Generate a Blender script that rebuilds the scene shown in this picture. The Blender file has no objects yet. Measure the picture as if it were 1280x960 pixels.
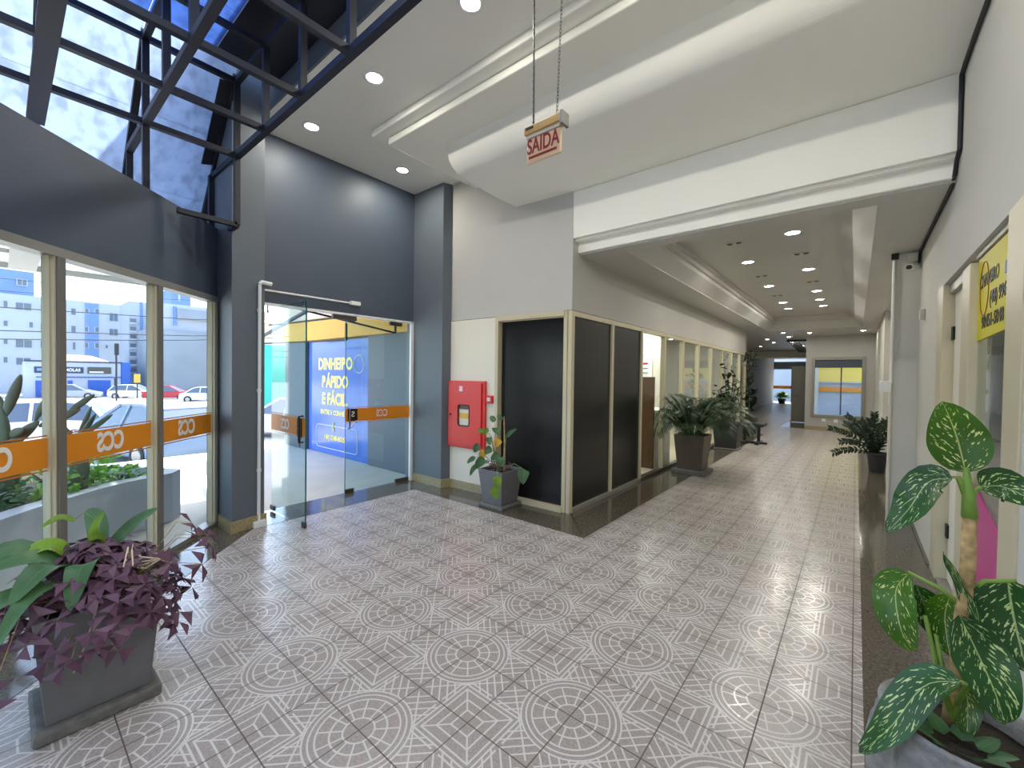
import bpy, math, random
from mathutils import Vector, Matrix
V = Vector
PI = math.pi
random.seed(7)
C = bpy.context.scene.collection
SC = bpy.context.scene

# ------------------------------------------------------------------ camera, sky, sun, exposure
cam = bpy.data.cameras.new('camera')
cam.sensor_width = 36.0
cam.lens = 36.0 * 524.5 / 1280.0
cam.clip_start = 0.05
cam.clip_end = 500
camo = bpy.data.objects.new('camera', cam)
C.objects.link(camo)
right = V((0.77323125, 0.63398921, 0.01308079))
down = V((0.0217483, -0.00589757, -0.99974608))
fwd = V((-0.63375109, 0.7733194, -0.01834838))
camo.matrix_world = Matrix(((right.x, -down.x, -fwd.x, 0), (right.y, -down.y, -fwd.y, 0),
                            (right.z, -down.z, -fwd.z, 1.54), (0, 0, 0, 1)))
SC.camera = camo
SC.view_settings.view_transform = 'Standard'
SC.view_settings.look = 'None'
SC.view_settings.gamma = 1.0
SC.view_settings.use_curve_mapping = False
SC.view_settings.exposure = 2.1
SC.cycles.max_bounces = 12
SC.cycles.diffuse_bounces = 8
SC.cycles.transparent_max_bounces = 16

SUN_DIR = V((-0.30, 0.50, 0.85)).normalized()      # towards the sun
w = bpy.data.worlds.new('world')
SC.world = w
w.use_nodes = True
nt = w.node_tree
nt.nodes.clear()
wo = nt.nodes.new('ShaderNodeOutputWorld')
bg = nt.nodes.new('ShaderNodeBackground')
sky = nt.nodes.new('ShaderNodeTexSky')
sky.sky_type = 'NISHITA'
sky.sun_disc = False
sky.sun_elevation = math.asin(SUN_DIR.z)
sky.sun_rotation = math.atan2(SUN_DIR.x, SUN_DIR.y)
sky.air_density = 0.85
sky.dust_density = 2.5
sky.ozone_density = 0.6
bg.inputs['Strength'].default_value = 0.25
nt.links.new(sky.outputs[0], bg.inputs[0])
nt.links.new(bg.outputs[0], wo.inputs[0])
sl = bpy.data.lights.new('sun', 'SUN')
sl.energy = 3.4
sl.angle = math.radians(0.7)
sl.color = (1.0, 0.95, 0.87)
so = bpy.data.objects.new('sun', sl)
C.objects.link(so)
so.rotation_euler = SUN_DIR.to_track_quat('Z', 'Y').to_euler()
so.location = (-12, 20, 34)
DOWNLIGHT_W = 2.6
CORR_W = 2.3

# ------------------------------------------------------------------ materials
def s2l(c):
    return tuple((x / 255 / 12.92) if x / 255 <= 0.04045 else ((x / 255 + 0.055) / 1.055) ** 2.4 for x in c)

def mat(name, rgb, rough=0.6, metal=0.0, noise=0.0, nscale=8.0, bump=0.0, bscale=60.0, spec=0.5, emit=None, estr=0.0, trans=0.0):
    m = bpy.data.materials.new(name)
    m.use_nodes = True
    n = m.node_tree.nodes
    l = m.node_tree.links
    b = n['Principled BSDF']
    col = s2l(rgb)
    b.inputs['Base Color'].default_value = (*col, 1)
    b.inputs['Roughness'].default_value = rough
    b.inputs['Metallic'].default_value = metal
    b.inputs['Specular IOR Level'].default_value = spec
    if noise:
        t = n.new('ShaderNodeTexNoise')
        t.inputs['Scale'].default_value = nscale
        t.inputs['Detail'].default_value = 6
        g = n.new('ShaderNodeNewGeometry')
        l.new(g.outputs['Position'], t.inputs['Vector'])
        r = n.new('ShaderNodeValToRGB')
        r.color_ramp.elements[0].position = 0.3
        r.color_ramp.elements[1].position = 0.7
        r.color_ramp.elements[0].color = (*[x * (1 - noise) for x in col], 1)
        r.color_ramp.elements[1].color = (*[min(1, x * (1 + noise)) for x in col], 1)
        l.new(t.outputs['Fac'], r.inputs[0])
        l.new(r.outputs[0], b.inputs['Base Color'])
    if bump:
        t2 = n.new('ShaderNodeTexNoise')
        t2.inputs['Scale'].default_value = bscale
        g2 = n.new('ShaderNodeNewGeometry')
        l.new(g2.outputs['Position'], t2.inputs['Vector'])
        bp = n.new('ShaderNodeBump')
        bp.inputs['Strength'].default_value = bump
        bp.inputs['Distance'].default_value = 0.01
        l.new(t2.outputs['Fac'], bp.inputs['Height'])
        l.new(bp.outputs[0], b.inputs['Normal'])
    if emit:
        b.inputs['Emission Color'].default_value = (*emit, 1)
        b.inputs['Emission Strength'].default_value = estr
    return m

def glass_mat(name, tint=(0.93, 0.97, 0.97), refl=1.0, rough=0.0):
    m = bpy.data.materials.new(name)
    m.use_nodes = True
    n = m.node_tree.nodes
    l = m.node_tree.links
    n.clear()
    o = n.new('ShaderNodeOutputMaterial')
    mx = n.new('ShaderNodeMixShader')
    tr = n.new('ShaderNodeBsdfTransparent')
    tr.inputs[0].default_value = (*tint, 1)
    gl = n.new('ShaderNodeBsdfGlossy')
    gl.inputs['Roughness'].default_value = rough
    lw = n.new('ShaderNodeLayerWeight')              # Schlick reflectance, the same from both faces of the pane
    lw.inputs[0].default_value = 0.5
    e = NX(m.node_tree)
    f5 = e.m('POWER', lw.outputs['Facing'], 5.0)
    l.new(e.m('MULTIPLY', e.m('ADD', e.m('MULTIPLY', f5, 0.7), 0.035), refl), mx.inputs[0])
    l.new(tr.outputs[0], mx.inputs[1])
    l.new(gl.outputs[0], mx.inputs[2])
    l.new(mx.outputs[0], o.inputs[0])
    return m

def translucent_mat(name, col, fac=0.75, transp=0.15):
    m = bpy.data.materials.new(name)
    m.use_nodes = True
    n = m.node_tree.nodes
    l = m.node_tree.links
    n.clear()
    o = n.new('ShaderNodeOutputMaterial')
    t = n.new('ShaderNodeBsdfTranslucent')
    d = n.new('ShaderNodeBsdfDiffuse')
    tr = n.new('ShaderNodeBsdfTransparent')
    nz = n.new('ShaderNodeTexNoise')
    nz.inputs['Scale'].default_value = 3.0
    nz.inputs['Detail'].default_value = 5
    r = n.new('ShaderNodeValToRGB')
    g = n.new('ShaderNodeNewGeometry')
    mp = n.new('ShaderNodeMapping')
    mp.inputs['Scale'].default_value = (4, 4, 0.6)
    l.new(g.outputs['Position'], mp.inputs[0])
    l.new(mp.outputs[0], nz.inputs['Vector'])
    r.color_ramp.elements[0].color = (*[x * 0.8 for x in col], 1)
    r.color_ramp.elements[1].color = (*col, 1)
    r.color_ramp.elements[0].position = 0.35
    r.color_ramp.elements[1].position = 0.55
    l.new(nz.outputs['Fac'], r.inputs[0])
    for x in (t, d, tr):
        l.new(r.outputs[0], x.inputs[0])
    m1 = n.new('ShaderNodeMixShader')
    m1.inputs[0].default_value = fac
    l.new(d.outputs[0], m1.inputs[1])
    l.new(t.outputs[0], m1.inputs[2])
    m2 = n.new('ShaderNodeMixShader')
    m2.inputs[0].default_value = transp
    l.new(m1.outputs[0], m2.inputs[1])
    l.new(tr.outputs[0], m2.inputs[2])
    l.new(m2.outputs[0], o.inputs[0])
    return m

class NX:                                          # tiny expression builder for shader maths
    def __init__(s, tree):
        s.t = tree
    def m(s, op, a, b=None, c=None):
        n = s.t.nodes.new('ShaderNodeMath')
        n.operation = op
        for i, x in enumerate((a, b, c)):
            if x is None:
                continue
            if isinstance(x, (int, float)):
                n.inputs[i].default_value = x
            else:
                s.t.links.new(x, n.inputs[i])
        return n.outputs[0]

TX0, TY0, TP = -1.6311, 0.9748, 0.33               # a tile corner that carries a medallion, and the tile pitch
def tile_material():
    m = bpy.data.materials.new('patterned_floor_tile')
    m.use_nodes = True
    t = m.node_tree
    n = t.nodes
    l = t.links
    b = n['Principled BSDF']
    e = NX(t)
    g = n.new('ShaderNodeNewGeometry')
    sp = n.new('ShaderNodeSeparateXYZ')
    l.new(g.outputs['Position'], sp.inputs[0])
    ux = e.m('DIVIDE', e.m('SUBTRACT', sp.outputs[0], TX0), TP)
    vy = e.m('DIVIDE', e.m('SUBTRACT', sp.outputs[1], TY0), TP)
    u = e.m('PINGPONG', ux, 1.0)
    v = e.m('PINGPONG', vy, 1.0)
    W = 0.0125
    def line(x, pos, wd=W):                         # 1 where |x-pos|<wd
        return e.m('COMPARE', x, pos, wd)
    def gt(x, y):
        return e.m('GREATER_THAN', x, y)
    def lt(x, y):
        return e.m('LESS_THAN', x, y)
    def AND(*a):
        r = a[0]
        for x in a[1:]:
            r = e.m('MULTIPLY', r, x)
        return r
    r = e.m('SQRT', e.m('ADD', e.m('MULTIPLY', u, u), e.m('MULTIPLY', v, v)))
    mx = e.m('MAXIMUM', u, v)
    mn = e.m('MINIMUM', u, v)
    s = e.m('SUBTRACT', mx, mn)
    tt = e.m('ADD', u, v)
    feats = []
    for rr in (0.2, 0.36, 0.53, 0.61, 0.68):
        feats.append(line(r, rr, 0.012))
    # spokes at 15, 45, 75 degrees between the first and third ring
    ann = AND(gt(r, 0.2), lt(r, 0.53))
    d15 = e.m('ABSOLUTE', e.m('SUBTRACT', e.m('MULTIPLY', mx, math.sin(math.radians(15))), e.m('MULTIPLY', mn, math.cos(math.radians(15)))))
    feats.append(AND(ann, lt(d15, 0.011)))
    feats.append(AND(ann, lt(s, 0.016)))
    out = gt(r, 0.68)
    feats.append(AND(out, line(u, 0.5)))
    feats.append(AND(out, line(v, 0.5)))
    feats.append(AND(out, line(u, 0.435), lt(v, 0.94)))
    feats.append(AND(out, line(v, 0.435), lt(u, 0.94)))
    for q in (0.57, 0.71, 0.845):
        feats.append(line(mn, q))
    feats.append(AND(gt(mn, 0.57), lt(mn, 0.845), lt(s, 0.017)))
    corner = AND(lt(mn, 0.5), gt(mx, 0.5), out)
    for q in (0.26, 0.42, 0.58, 0.74):
        feats.append(AND(corner, line(s, q, 0.016)))
    feats.append(AND(corner, line(tt, 1.0, 0.016), lt(s, 0.88)))
    feats.append(AND(out, lt(s, 0.017), lt(mx, 0.5)))
    f = feats[0]
    for x in feats[1:]:
        f = e.m('MAXIMUM', f, x)
    # grout
    fu = e.m('MINIMUM', u, e.m('SUBTRACT', 1.0, u))
    fv = e.m('MINIMUM', v, e.m('SUBTRACT', 1.0, v))
    gr = lt(e.m('MINIMUM', fu, fv), 0.0085)
    nz = n.new('ShaderNodeTexNoise')
    nz.inputs['Scale'].default_value = 90
    nz.inputs['Detail'].default_value = 3
    l.new(g.outputs['Position'], nz.inputs['Vector'])
    ra = n.new('ShaderNodeValToRGB')
    ra.color_ramp.elements[0].position = 0.3
    ra.color_ramp.elements[1].position = 0.7
    ra.color_ramp.elements[0].color = (*s2l((146, 136, 129)), 1)
    ra.color_ramp.elements[1].color = (*s2l((168, 158, 151)), 1)
    l.new(nz.outputs['Fac'], ra.inputs[0])
    mixA = n.new('ShaderNodeMix')
    mixA.data_type = 'RGBA'
    l.new(f, mixA.inputs[0])
    l.new(ra.outputs[0], mixA.inputs[6])
    mixA.inputs[7].default_value = (*s2l((202, 196, 191)), 1)
    mixB = n.new('ShaderNodeMix')
    mixB.data_type = 'RGBA'
    l.new(gr, mixB.inputs[0])
    l.new(mixA.outputs[2], mixB.inputs[6])
    mixB.inputs[7].default_value = (*s2l((84, 76, 70)), 1)
    l.new(mixB.outputs[2], b.inputs['Base Color'])
    rg = e.m('ADD', e.m('SUBTRACT', 0.27, e.m('MULTIPLY', f, 0.11)), e.m('MULTIPLY', gr, 0.4))
    l.new(rg, b.inputs['Roughness'])
    bp = n.new('ShaderNodeBump')
    bp.inputs['Strength'].default_value = 0.25
    bp.inputs['Distance'].default_value = 0.002
    l.new(e.m('SUBTRACT', f, gr), bp.inputs['Height'])
    l.new(bp.outputs[0], b.inputs['Normal'])
    return m

def granite_mat(name, c1, c2, rough=0.12, scale=120):
    m = bpy.data.materials.new(name)
    m.use_nodes = True
    n = m.node_tree.nodes
    l = m.node_tree.links
    b = n['Principled BSDF']
    g = n.new('ShaderNodeNewGeometry')
    nz = n.new('ShaderNodeTexNoise')
    nz.inputs['Scale'].default_value = scale
    nz.inputs['Detail'].default_value = 8
    nz.inputs['Roughness'].default_value = 0.8
    l.new(g.outputs['Position'], nz.inputs['Vector'])
    r = n.new('ShaderNodeValToRGB')
    r.color_ramp.elements[0].position = 0.38
    r.color_ramp.elements[1].position = 0.62
    r.color_ramp.elements[0].color = (*s2l(c1), 1)
    r.color_ramp.elements[1].color = (*s2l(c2), 1)
    l.new(nz.outputs['Fac'], r.inputs[0])
    l.new(r.outputs[0], b.inputs['Base Color'])
    b.inputs['Roughness'].default_value = rough
    return m

def leaf_mat(name, base, spot, amount=0.0, rough=0.35, scale=1.0, rib=None, subsurf=0.0):
    m = bpy.data.materials.new(name)
    m.use_nodes = True
    n = m.node_tree.nodes
    l = m.node_tree.links
    b = n['Principled BSDF']
    e = NX(m.node_tree)
    uv = n.new('ShaderNodeUVMap')
    uv.uv_map = 'UVMap'
    sp = n.new('ShaderNodeSeparateXYZ')
    l.new(uv.outputs[0], sp.inputs[0])
    nz = n.new('ShaderNodeTexNoise')
    mp = n.new('ShaderNodeMapping')
    across = e.m('ABSOLUTE', e.m('SUBTRACT', sp.outputs[0], 0.5))
    skew = e.m('SUBTRACT', sp.outputs[1], e.m('MULTIPLY', across, 0.7))
    cb = n.new('ShaderNodeCombineXYZ')
    l.new(e.m('MULTIPLY', sp.outputs[0], 11.0 * scale), cb.inputs[0])
    l.new(e.m('MULTIPLY', skew, 26.0 * scale), cb.inputs[1])
    g = n.new('ShaderNodeNewGeometry')
    oi = n.new('ShaderNodeObjectInfo')
    l.new(e.m('MULTIPLY', oi.outputs['Random'], 50.0), cb.inputs[2])
    l.new(cb.outputs[0], nz.inputs['Vector'])
    nz.inputs['Scale'].default_value = 1.0
    nz.inputs['Detail'].default_value = 2
    th = e.m('GREATER_THAN', nz.outputs['Fac'], 1.0 - amount) if amount else None
    nz2 = n.new('ShaderNodeTexNoise')
    nz2.inputs['Scale'].default_value = 7
    l.new(g.outputs['Position'], nz2.inputs['Vector'])
    ra = n.new('ShaderNodeValToRGB')
    bc = s2l(base)
    ra.color_ramp.elements[0].position = 0.3
    ra.color_ramp.elements[1].position = 0.7
    ra.color_ramp.elements[0].color = (*[x * 0.75 for x in bc], 1)
    ra.color_ramp.elements[1].color = (*[min(1, x * 1.3) for x in bc], 1)
    l.new(nz2.outputs['Fac'], ra.inputs[0])
    mix = n.new('ShaderNodeMix')
    mix.data_type = 'RGBA'
    ribf = e.m('MULTIPLY', e.m('LESS_THAN', across, 0.014 if rib else -1.0), 0.6)
    if th is not None:
        inside = e.m('LESS_THAN', across, 0.43)
        f = e.m('MAXIMUM', e.m('MULTIPLY', th, inside), ribf)
    else:
        f = ribf
    l.new(f, mix.inputs[0])
    l.new(ra.outputs[0], mix.inputs[6])
    mix.inputs[7].default_value = (*s2l(spot), 1)
    l.new(mix.outputs[2], b.inputs['Base Color'])
    b.inputs['Roughness'].default_value = rough
    if subsurf:
        o = n['Material Output']
        tl = n.new('ShaderNodeBsdfTranslucent')
        l.new(mix.outputs[2], tl.inputs[0])
        ms = n.new('ShaderNodeMixShader')
        ms.inputs[0].default_value = subsurf
        l.new(b.outputs[0], ms.inputs[1])
        l.new(tl.outputs[0], ms.inputs[2])
        l.new(ms.outputs[0], o.inputs[0])
    return m

M = {}
M['white_wall'] = mat('warm_white_wall_paint', (200, 198, 190), 0.75, bump=0.05, noise=0.03, nscale=1.5)
M['gray_white'] = mat('pale_grey_wall_paint', (186, 184, 178), 0.7, bump=0.05, noise=0.03, nscale=1.5)
M['cream_wall'] = mat('cream_wall_panel', (226, 220, 204), 0.6, noise=0.02, nscale=2)
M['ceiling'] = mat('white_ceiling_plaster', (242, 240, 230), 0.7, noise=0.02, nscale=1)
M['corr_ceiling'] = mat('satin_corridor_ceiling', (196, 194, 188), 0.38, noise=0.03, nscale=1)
M['slate'] = mat('slate_grey_paint', (76, 86, 99), 0.5, noise=0.04, nscale=2, bump=0.04)
M['slate_light'] = mat('mid_grey_paint', (98, 106, 114), 0.55, noise=0.04, nscale=2, bump=0.04)
M['tile'] = tile_material()
M['granite_dark'] = granite_mat('polished_dark_granite', (58, 52, 44), (112, 104, 90), 0.1, 60)
M['granite_yellow'] = granite_mat('yellow_granite_skirting', (120, 104, 70), (196, 180, 138), 0.25, 90)
M['alu_cream'] = mat('cream_aluminium', (198, 188, 158), 0.4)
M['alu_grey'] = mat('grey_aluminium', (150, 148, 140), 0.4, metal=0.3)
M['alu_post_shade'] = mat('shade_painted_aluminium', (112, 108, 100), 0.45)  # same aluminium as the lit edge, darkened to paint shade on inner faces
M['alu_dark'] = mat('dark_aluminium', (70, 66, 60), 0.4)
M['glass'] = glass_mat('clear_glass')
M['glass_door'] = glass_mat('greenish_door_glass', (0.84, 0.93, 0.93), 1.2)
M['glass_edge'] = mat('glass_edge_green', (40, 96, 100), 0.2)
M['black_film'] = mat('black_glass_film', (26, 26, 26), 0.25, spec=0.4)
M['steel'] = mat('dark_navy_painted_steel', (24, 26, 38), 0.5)
M['steel_brown'] = mat('dusty_steel', (60, 60, 68), 0.65)
M['poly_white'] = translucent_mat('white_polycarbonate', (0.38, 0.44, 0.53), 0.85, 0.2)
M['poly_blue'] = translucent_mat('blue_polycarbonate', (0.15, 0.23, 0.42), 0.8, 0.2)
M['poly_clear'] = translucent_mat('clear_fill_polycarbonate', (0.92, 0.95, 0.97), 0.8, 0.75)  # for unseen roof panels, made clear to let in fill light
M['poly_canopy'] = translucent_mat('clear_canopy_sheet', (0.80, 0.82, 0.82), 0.7, 0.45)
M['orange'] = mat('orange_vinyl_band', (226, 140, 22), 0.5)
M['orange_dark'] = mat('amber_vinyl_line', (190, 108, 14), 0.5)
M['white'] = mat('white_plastic', (235, 235, 232), 0.4)
M['offwhite'] = mat('offwhite_plastic', (214, 208, 192), 0.45)
M['black'] = mat('black_rubber', (18, 18, 20), 0.5)
M['chrome'] = mat('brushed_metal', (150, 150, 150), 0.25, metal=0.9)
M['red'] = mat('red_enamel', (214, 44, 40), 0.35)
M['red_dark'] = mat('dark_red_ink', (150, 22, 14), 0.5)
M['concrete_out'] = mat('pale_paving_concrete', (186, 183, 174), 0.8, noise=0.06, nscale=3)
M['asphalt'] = mat('sunbleached_asphalt', (176, 174, 168), 0.85, noise=0.05, nscale=0.6)
M['pot_grey'] = mat('grey_painted_planter', (112, 112, 114), 0.55, noise=0.06, nscale=14, bump=0.15, bscale=90)
M['pot_brown'] = mat('taupe_planter', (98, 86, 76), 0.5, noise=0.04, nscale=8)
M['pot_dark'] = mat('charcoal_planter', (48, 48, 50), 0.5)
M['saucer'] = mat('worn_concrete_saucer', (112, 110, 106), 0.8, noise=0.25, nscale=25, bump=0.3, bscale=50)
M['soil'] = mat('dark_potting_soil', (52, 42, 34), 0.95, noise=0.35, nscale=60, bump=0.8, bscale=80)
M['stone_urn'] = mat('weathered_grey_urn', (132, 130, 128), 0.75, noise=0.25, nscale=30, bump=0.5, bscale=70)
M['wood'] = mat('brown_laminate', (104, 72, 44), 0.4, noise=0.12, nscale=5)
M['wood_sign'] = mat('yellowed_sign_housing', (196, 156, 92), 0.45)
M['sign_face'] = mat('yellowed_sign_panel', (226, 190, 146), 0.4)
M['yellow_sign'] = mat('yellow_sign_vinyl', (206, 196, 10), 0.5)
M['pink'] = mat('magenta_vinyl', (190, 36, 128), 0.35)
M['yellow_wall'] = mat('yellow_fascia_paint', (214, 168, 66), 0.6)
M['yellow_bright'] = mat('bright_yellow_wall', (240, 205, 90), 0.7)
M['beige_wall'] = mat('beige_wall', (206, 192, 168), 0.8, noise=0.05)
M['teal'] = mat('teal_wall', (60, 178, 158), 0.7, noise=0.05, nscale=1)
M['blue_sign'] = mat('blue_vinyl_sign', (80, 118, 200), 0.12)
M['yellow_text'] = mat('pale_yellow_letters', (240, 226, 120), 0.5)
M['blue_shop'] = mat('blue_shop_paint', (36, 84, 168), 0.5)
M['navy'] = mat('navy_sign', (30, 42, 80), 0.5)
M['bld_white'] = mat('white_building_paint', (172, 178, 188), 0.8, noise=0.03, nscale=0.5)
M['bld_blue'] = mat('pale_blue_building_paint', (112, 140, 184), 0.8)
M['bld_grey'] = mat('grey_render_wall', (142, 150, 160), 0.85, noise=0.08, nscale=0.4)
M['bld_glass'] = mat('dark_window_glass', (92, 104, 120), 0.2)
M['roof_tile'] = mat('dull_clay_roof', (168, 148, 136), 0.8)
M['wire'] = mat('black_cable', (30, 30, 34), 0.6)
M['tire'] = mat('tyre_rubber', (30, 30, 32), 0.8)
M['bench'] = mat('black_bench_vinyl', (24, 24, 26), 0.45)
M['lamp'] = mat('lamp_lens', (255, 255, 255), 0.5, emit=(0.93, 0.98, 1.0), estr=12.0)
M['tube_lamp'] = mat('tube_lamp_lens', (255, 255, 255), 0.5, emit=(0.97, 1.0, 0.97), estr=2.5)
M['dark_hole'] = mat('dark_lamp_socket', (60, 58, 54), 0.6)
M['stem_green'] = mat('green_stem', (120, 150, 60), 0.5)
M['stem_brown'] = mat('mottled_cane', (176, 146, 98), 0.7, noise=0.4, nscale=45)
M['stem_dark'] = mat('dark_stem', (50, 60, 34), 0.6)
M['dieff'] = leaf_mat('variegated_leaf', (34, 80, 26), (196, 212, 140), 0.385, 0.3, 1.0, rib=True, subsurf=0.15)
M['dieff_light'] = leaf_mat('bright_variegated_leaf', (64, 108, 20), (214, 222, 140), 0.375, 0.3, 1.0, rib=True, subsurf=0.3)
M['green_leaf'] = leaf_mat('plain_green_leaf', (74, 112, 70), (110, 150, 90), 0.0, 0.4, rib=True, subsurf=0.2)
M['lime_leaf'] = leaf_mat('lime_leaf', (122, 158, 48), (170, 190, 90), 0.0, 0.4, rib=True, subsurf=0.3)
M['oxalis'] = leaf_mat('purple_leaf', (98, 66, 86), (120, 80, 96), 0.0, 0.5, subsurf=0.15)
M['palm_leaf'] = leaf_mat('dark_palm_leaf', (34, 62, 26), (60, 90, 40), 0.0, 0.45, subsurf=0.1)
M['dark_leaf'] = leaf_mat('dark_green_leaf', (28, 50, 26), (60, 84, 50), 0.0, 0.35, subsurf=0.05)
M['yellow_leaf'] = leaf_mat('yellowing_leaf', (206, 160, 60), (190, 180, 90), 0.0, 0.5, subsurf=0.2)
M['shrub'] = leaf_mat('bright_shrub_leaf', (110, 160, 60), (150, 180, 90), 0.0, 0.5, subsurf=0.3)  # bright yellow-green leaf colour
M['cactus'] = mat('grey_green_cactus', (74, 92, 66), 0.6, noise=0.15, nscale=9)
M['petal'] = mat('pale_pink_petal', (232, 206, 222), 0.6)
M['dry'] = mat('dry_white_stalk', (214, 200, 170), 0.7)

# ------------------------------------------------------------------ mesh helpers
def root_loc(o):
    l = V((0, 0, 0))
    while o is not None:
        l += o.location
        o = o.parent
    return l

class MB:
    def __init__(s):
        s.v, s.f, s.uv = [], [], []
    def face(s, pts, uv=None):
        i = len(s.v)
        s.v += [V(p) for p in pts]
        s.f.append(list(range(i, i + len(pts))))
        s.uv.append(uv)
    def add(s, vs, fs, uvs=None):
        i = len(s.v)
        s.v += [V(p) for p in vs]
        for k, f in enumerate(fs):
            s.f.append([a + i for a in f])
            s.uv.append(uvs[k] if uvs else None)
        return s
    def box(s, x0, x1, y0, y1, z0, z1):
        x0, x1 = min(x0, x1), max(x0, x1)
        y0, y1 = min(y0, y1), max(y0, y1)
        z0, z1 = min(z0, z1), max(z0, z1)
        return s.add([(x0, y0, z0), (x1, y0, z0), (x1, y1, z0), (x0, y1, z0), (x0, y0, z1), (x1, y0, z1), (x1, y1, z1), (x0, y1, z1)],
                     [(0, 3, 2, 1), (4, 5, 6, 7), (0, 1, 5, 4), (1, 2, 6, 5), (2, 3, 7, 6), (3, 0, 4, 7)])
    def obox(s, o, a, b, c):                        # corner o, three edge vectors (right handed a x b = c)
        o, a, b, c = V(o), V(a), V(b), V(c)
        if a.cross(b).dot(c) < 0:
            a, b = b, a
        return s.add([o, o + a, o + a + b, o + b, o + c, o + a + c, o + a + b + c, o + b + c],
                     [(0, 3, 2, 1), (4, 5, 6, 7), (0, 1, 5, 4), (1, 2, 6, 5), (2, 3, 7, 6), (3, 0, 4, 7)])
    def prism(s, poly, z0, z1):
        area = sum(poly[i][0] * poly[(i + 1) % len(poly)][1] - poly[(i + 1) % len(poly)][0] * poly[i][1] for i in range(len(poly)))
        if area < 0:
            poly = poly[::-1]
        n = len(poly)
        vs = [(x, y, z0) for x, y in poly] + [(x, y, z1) for x, y in poly]
        fs = [tuple(range(n - 1, -1, -1)), tuple(range(n, 2 * n))]
        fs += [(i, (i + 1) % n, (i + 1) % n + n, i + n) for i in range(n)]
        return s.add(vs, fs)
    def xprism(s, prof, x0, x1):                    # profile in (y,z) extruded along x
        n = len(prof)
        a = sum(prof[i][0] * prof[(i + 1) % n][1] - prof[(i + 1) % n][0] * prof[i][1] for i in range(n))
        if a < 0:
            prof = prof[::-1]
        vs = [(x0, y, z) for y, z in prof] + [(x1, y, z) for y, z in prof]
        fs = [tuple(range(n - 1, -1, -1)), tuple(range(n, 2 * n))]
        fs += [(i, (i + 1) % n, (i + 1) % n + n, i + n) for i in range(n)]
        return s.add(vs, fs)
    def tube(s, pts, r, n=8, cap=True):
        pts = [V(p) for p in pts]
        if not isinstance(r, (list, tuple)):
            r = [r] * len(pts)
        ref = V((0, 0, 1))
        rings = []
        for i, p in enumerate(pts):
            t = (pts[min(i + 1, len(pts) - 1)] - pts[max(i - 1, 0)]).normalized()
            if abs(t.dot(ref)) > 0.95:
                ref = V((1, 0.1, 0)).normalized()
            a = t.cross(ref).normalized()
            b = a.cross(t).normalized()
            ref = b
            rings.append([p + (a * math.cos(2 * PI * k / n) + b * math.sin(2 * PI * k / n)) * r[i] for k in range(n)])
        vs = [q for rg in rings for q in rg]
        fs = []
        for i in range(len(pts) - 1):
            for k in range(n):
                k2 = (k + 1) % n
                fs.append((i * n + k, (i + 1) * n + k, (i + 1) * n + k2, i * n + k2))
        if cap:
            fs.append(tuple(range(n)))
            fs.append(tuple((len(pts) - 1) * n + k for k in range(n - 1, -1, -1)))
        return s.add(vs, fs)
    def beam(s, a, b, w=0.04, h=None):              # rectangular bar between two points
        a, b = V(a), V(b)
        h = h or w
        t = (b - a).normalized()
        up = V((0, 0, 1)) if abs(t.z) < 0.9 else V((0, 1, 0))
        x = t.cross(up).normalized() * w
        y = x.cross(t).normalized() * h
        return s.obox(a - x / 2 - y / 2, x, y, b - a)
    def lathe(s, prof, c, n=32):
        c = V(c)
        vs, fs = [], []
        for r, z in prof:
            for k in range(n):
                an = 2 * PI * k / n
                vs.append(c + V((r * math.cos(an), r * math.sin(an), z)))
        for i in range(len(prof) - 1):
            for k in range(n):
                k2 = (k + 1) % n
                fs.append((i * n + k, i * n + k2, (i + 1) * n + k2, (i + 1) * n + k))
        if prof[0][0] > 1e-6:
            fs.append(tuple(range(n - 1, -1, -1)))
        if prof[-1][0] > 1e-6:
            fs.append(tuple((len(prof) - 1) * n + k for k in range(n)))
        return s.add(vs, fs)
    def ring(s, o, i, z0, z1):                      # rectangular frame lying flat; o and i are (x0,x1,y0,y1)
        s.box(o[0], i[0], o[2], o[3], z0, z1)
        s.box(i[1], o[1], o[2], o[3], z0, z1)
        s.box(i[0], i[1], o[2], i[2], z0, z1)
        s.box(i[0], i[1], i[3], o[3], z0, z1)
        return s
    def leaf(s, pts, width, up, cup=0.15, n=8, shape=0.75, wave=0.0):
        pts = [V(p) for p in pts]
        up = V(up).normalized()
        m = len(pts)
        def cr(t):
            x = t * (m - 1)
            i = min(int(x), m - 2)
            f = x - i
            p0 = pts[max(i - 1, 0)]
            p1, p2 = pts[i], pts[i + 1]
            p3 = pts[min(i + 2, m - 1)]
            return 0.5 * ((2 * p1) + (p2 - p0) * f + (2 * p0 - 5 * p1 + 4 * p2 - p3) * f * f + (3 * p1 - p0 - 3 * p2 + p3) * f ** 3)
        base = len(s.v)
        for i in range(n + 1):
            t = i / n
            p = cr(t)
            tg = (cr(min(1, t + 0.02)) - cr(max(0, t - 0.02))).normalized()
            side = tg.cross(up)
            if side.length < 1e-4:
                side = tg.orthogonal()
            side.normalize()
            nm = side.cross(tg).normalized()
            wd = width / 2 * max(0.0, math.sin(PI * min(1, max(0.001, t)) ** shape)) ** 0.75
            for k in range(5):
                a = (k - 2) / 2
                wv = math.sin(t * 17 + k) * wave * abs(a)
                s.v.append(p + side * (a * wd) + nm * (abs(a) ** 1.3 * wd * cup * 2 + wv))
        for i in range(n):
            for k in range(4):
                a = base + i * 5 + k
                s.f.append([a, a + 1, a + 6, a + 5])
                s.uv.append([((k) / 4, i / n), ((k + 1) / 4, i / n), ((k + 1) / 4, (i + 1) / n), ((k) / 4, (i + 1) / n)])
        return s
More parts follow.
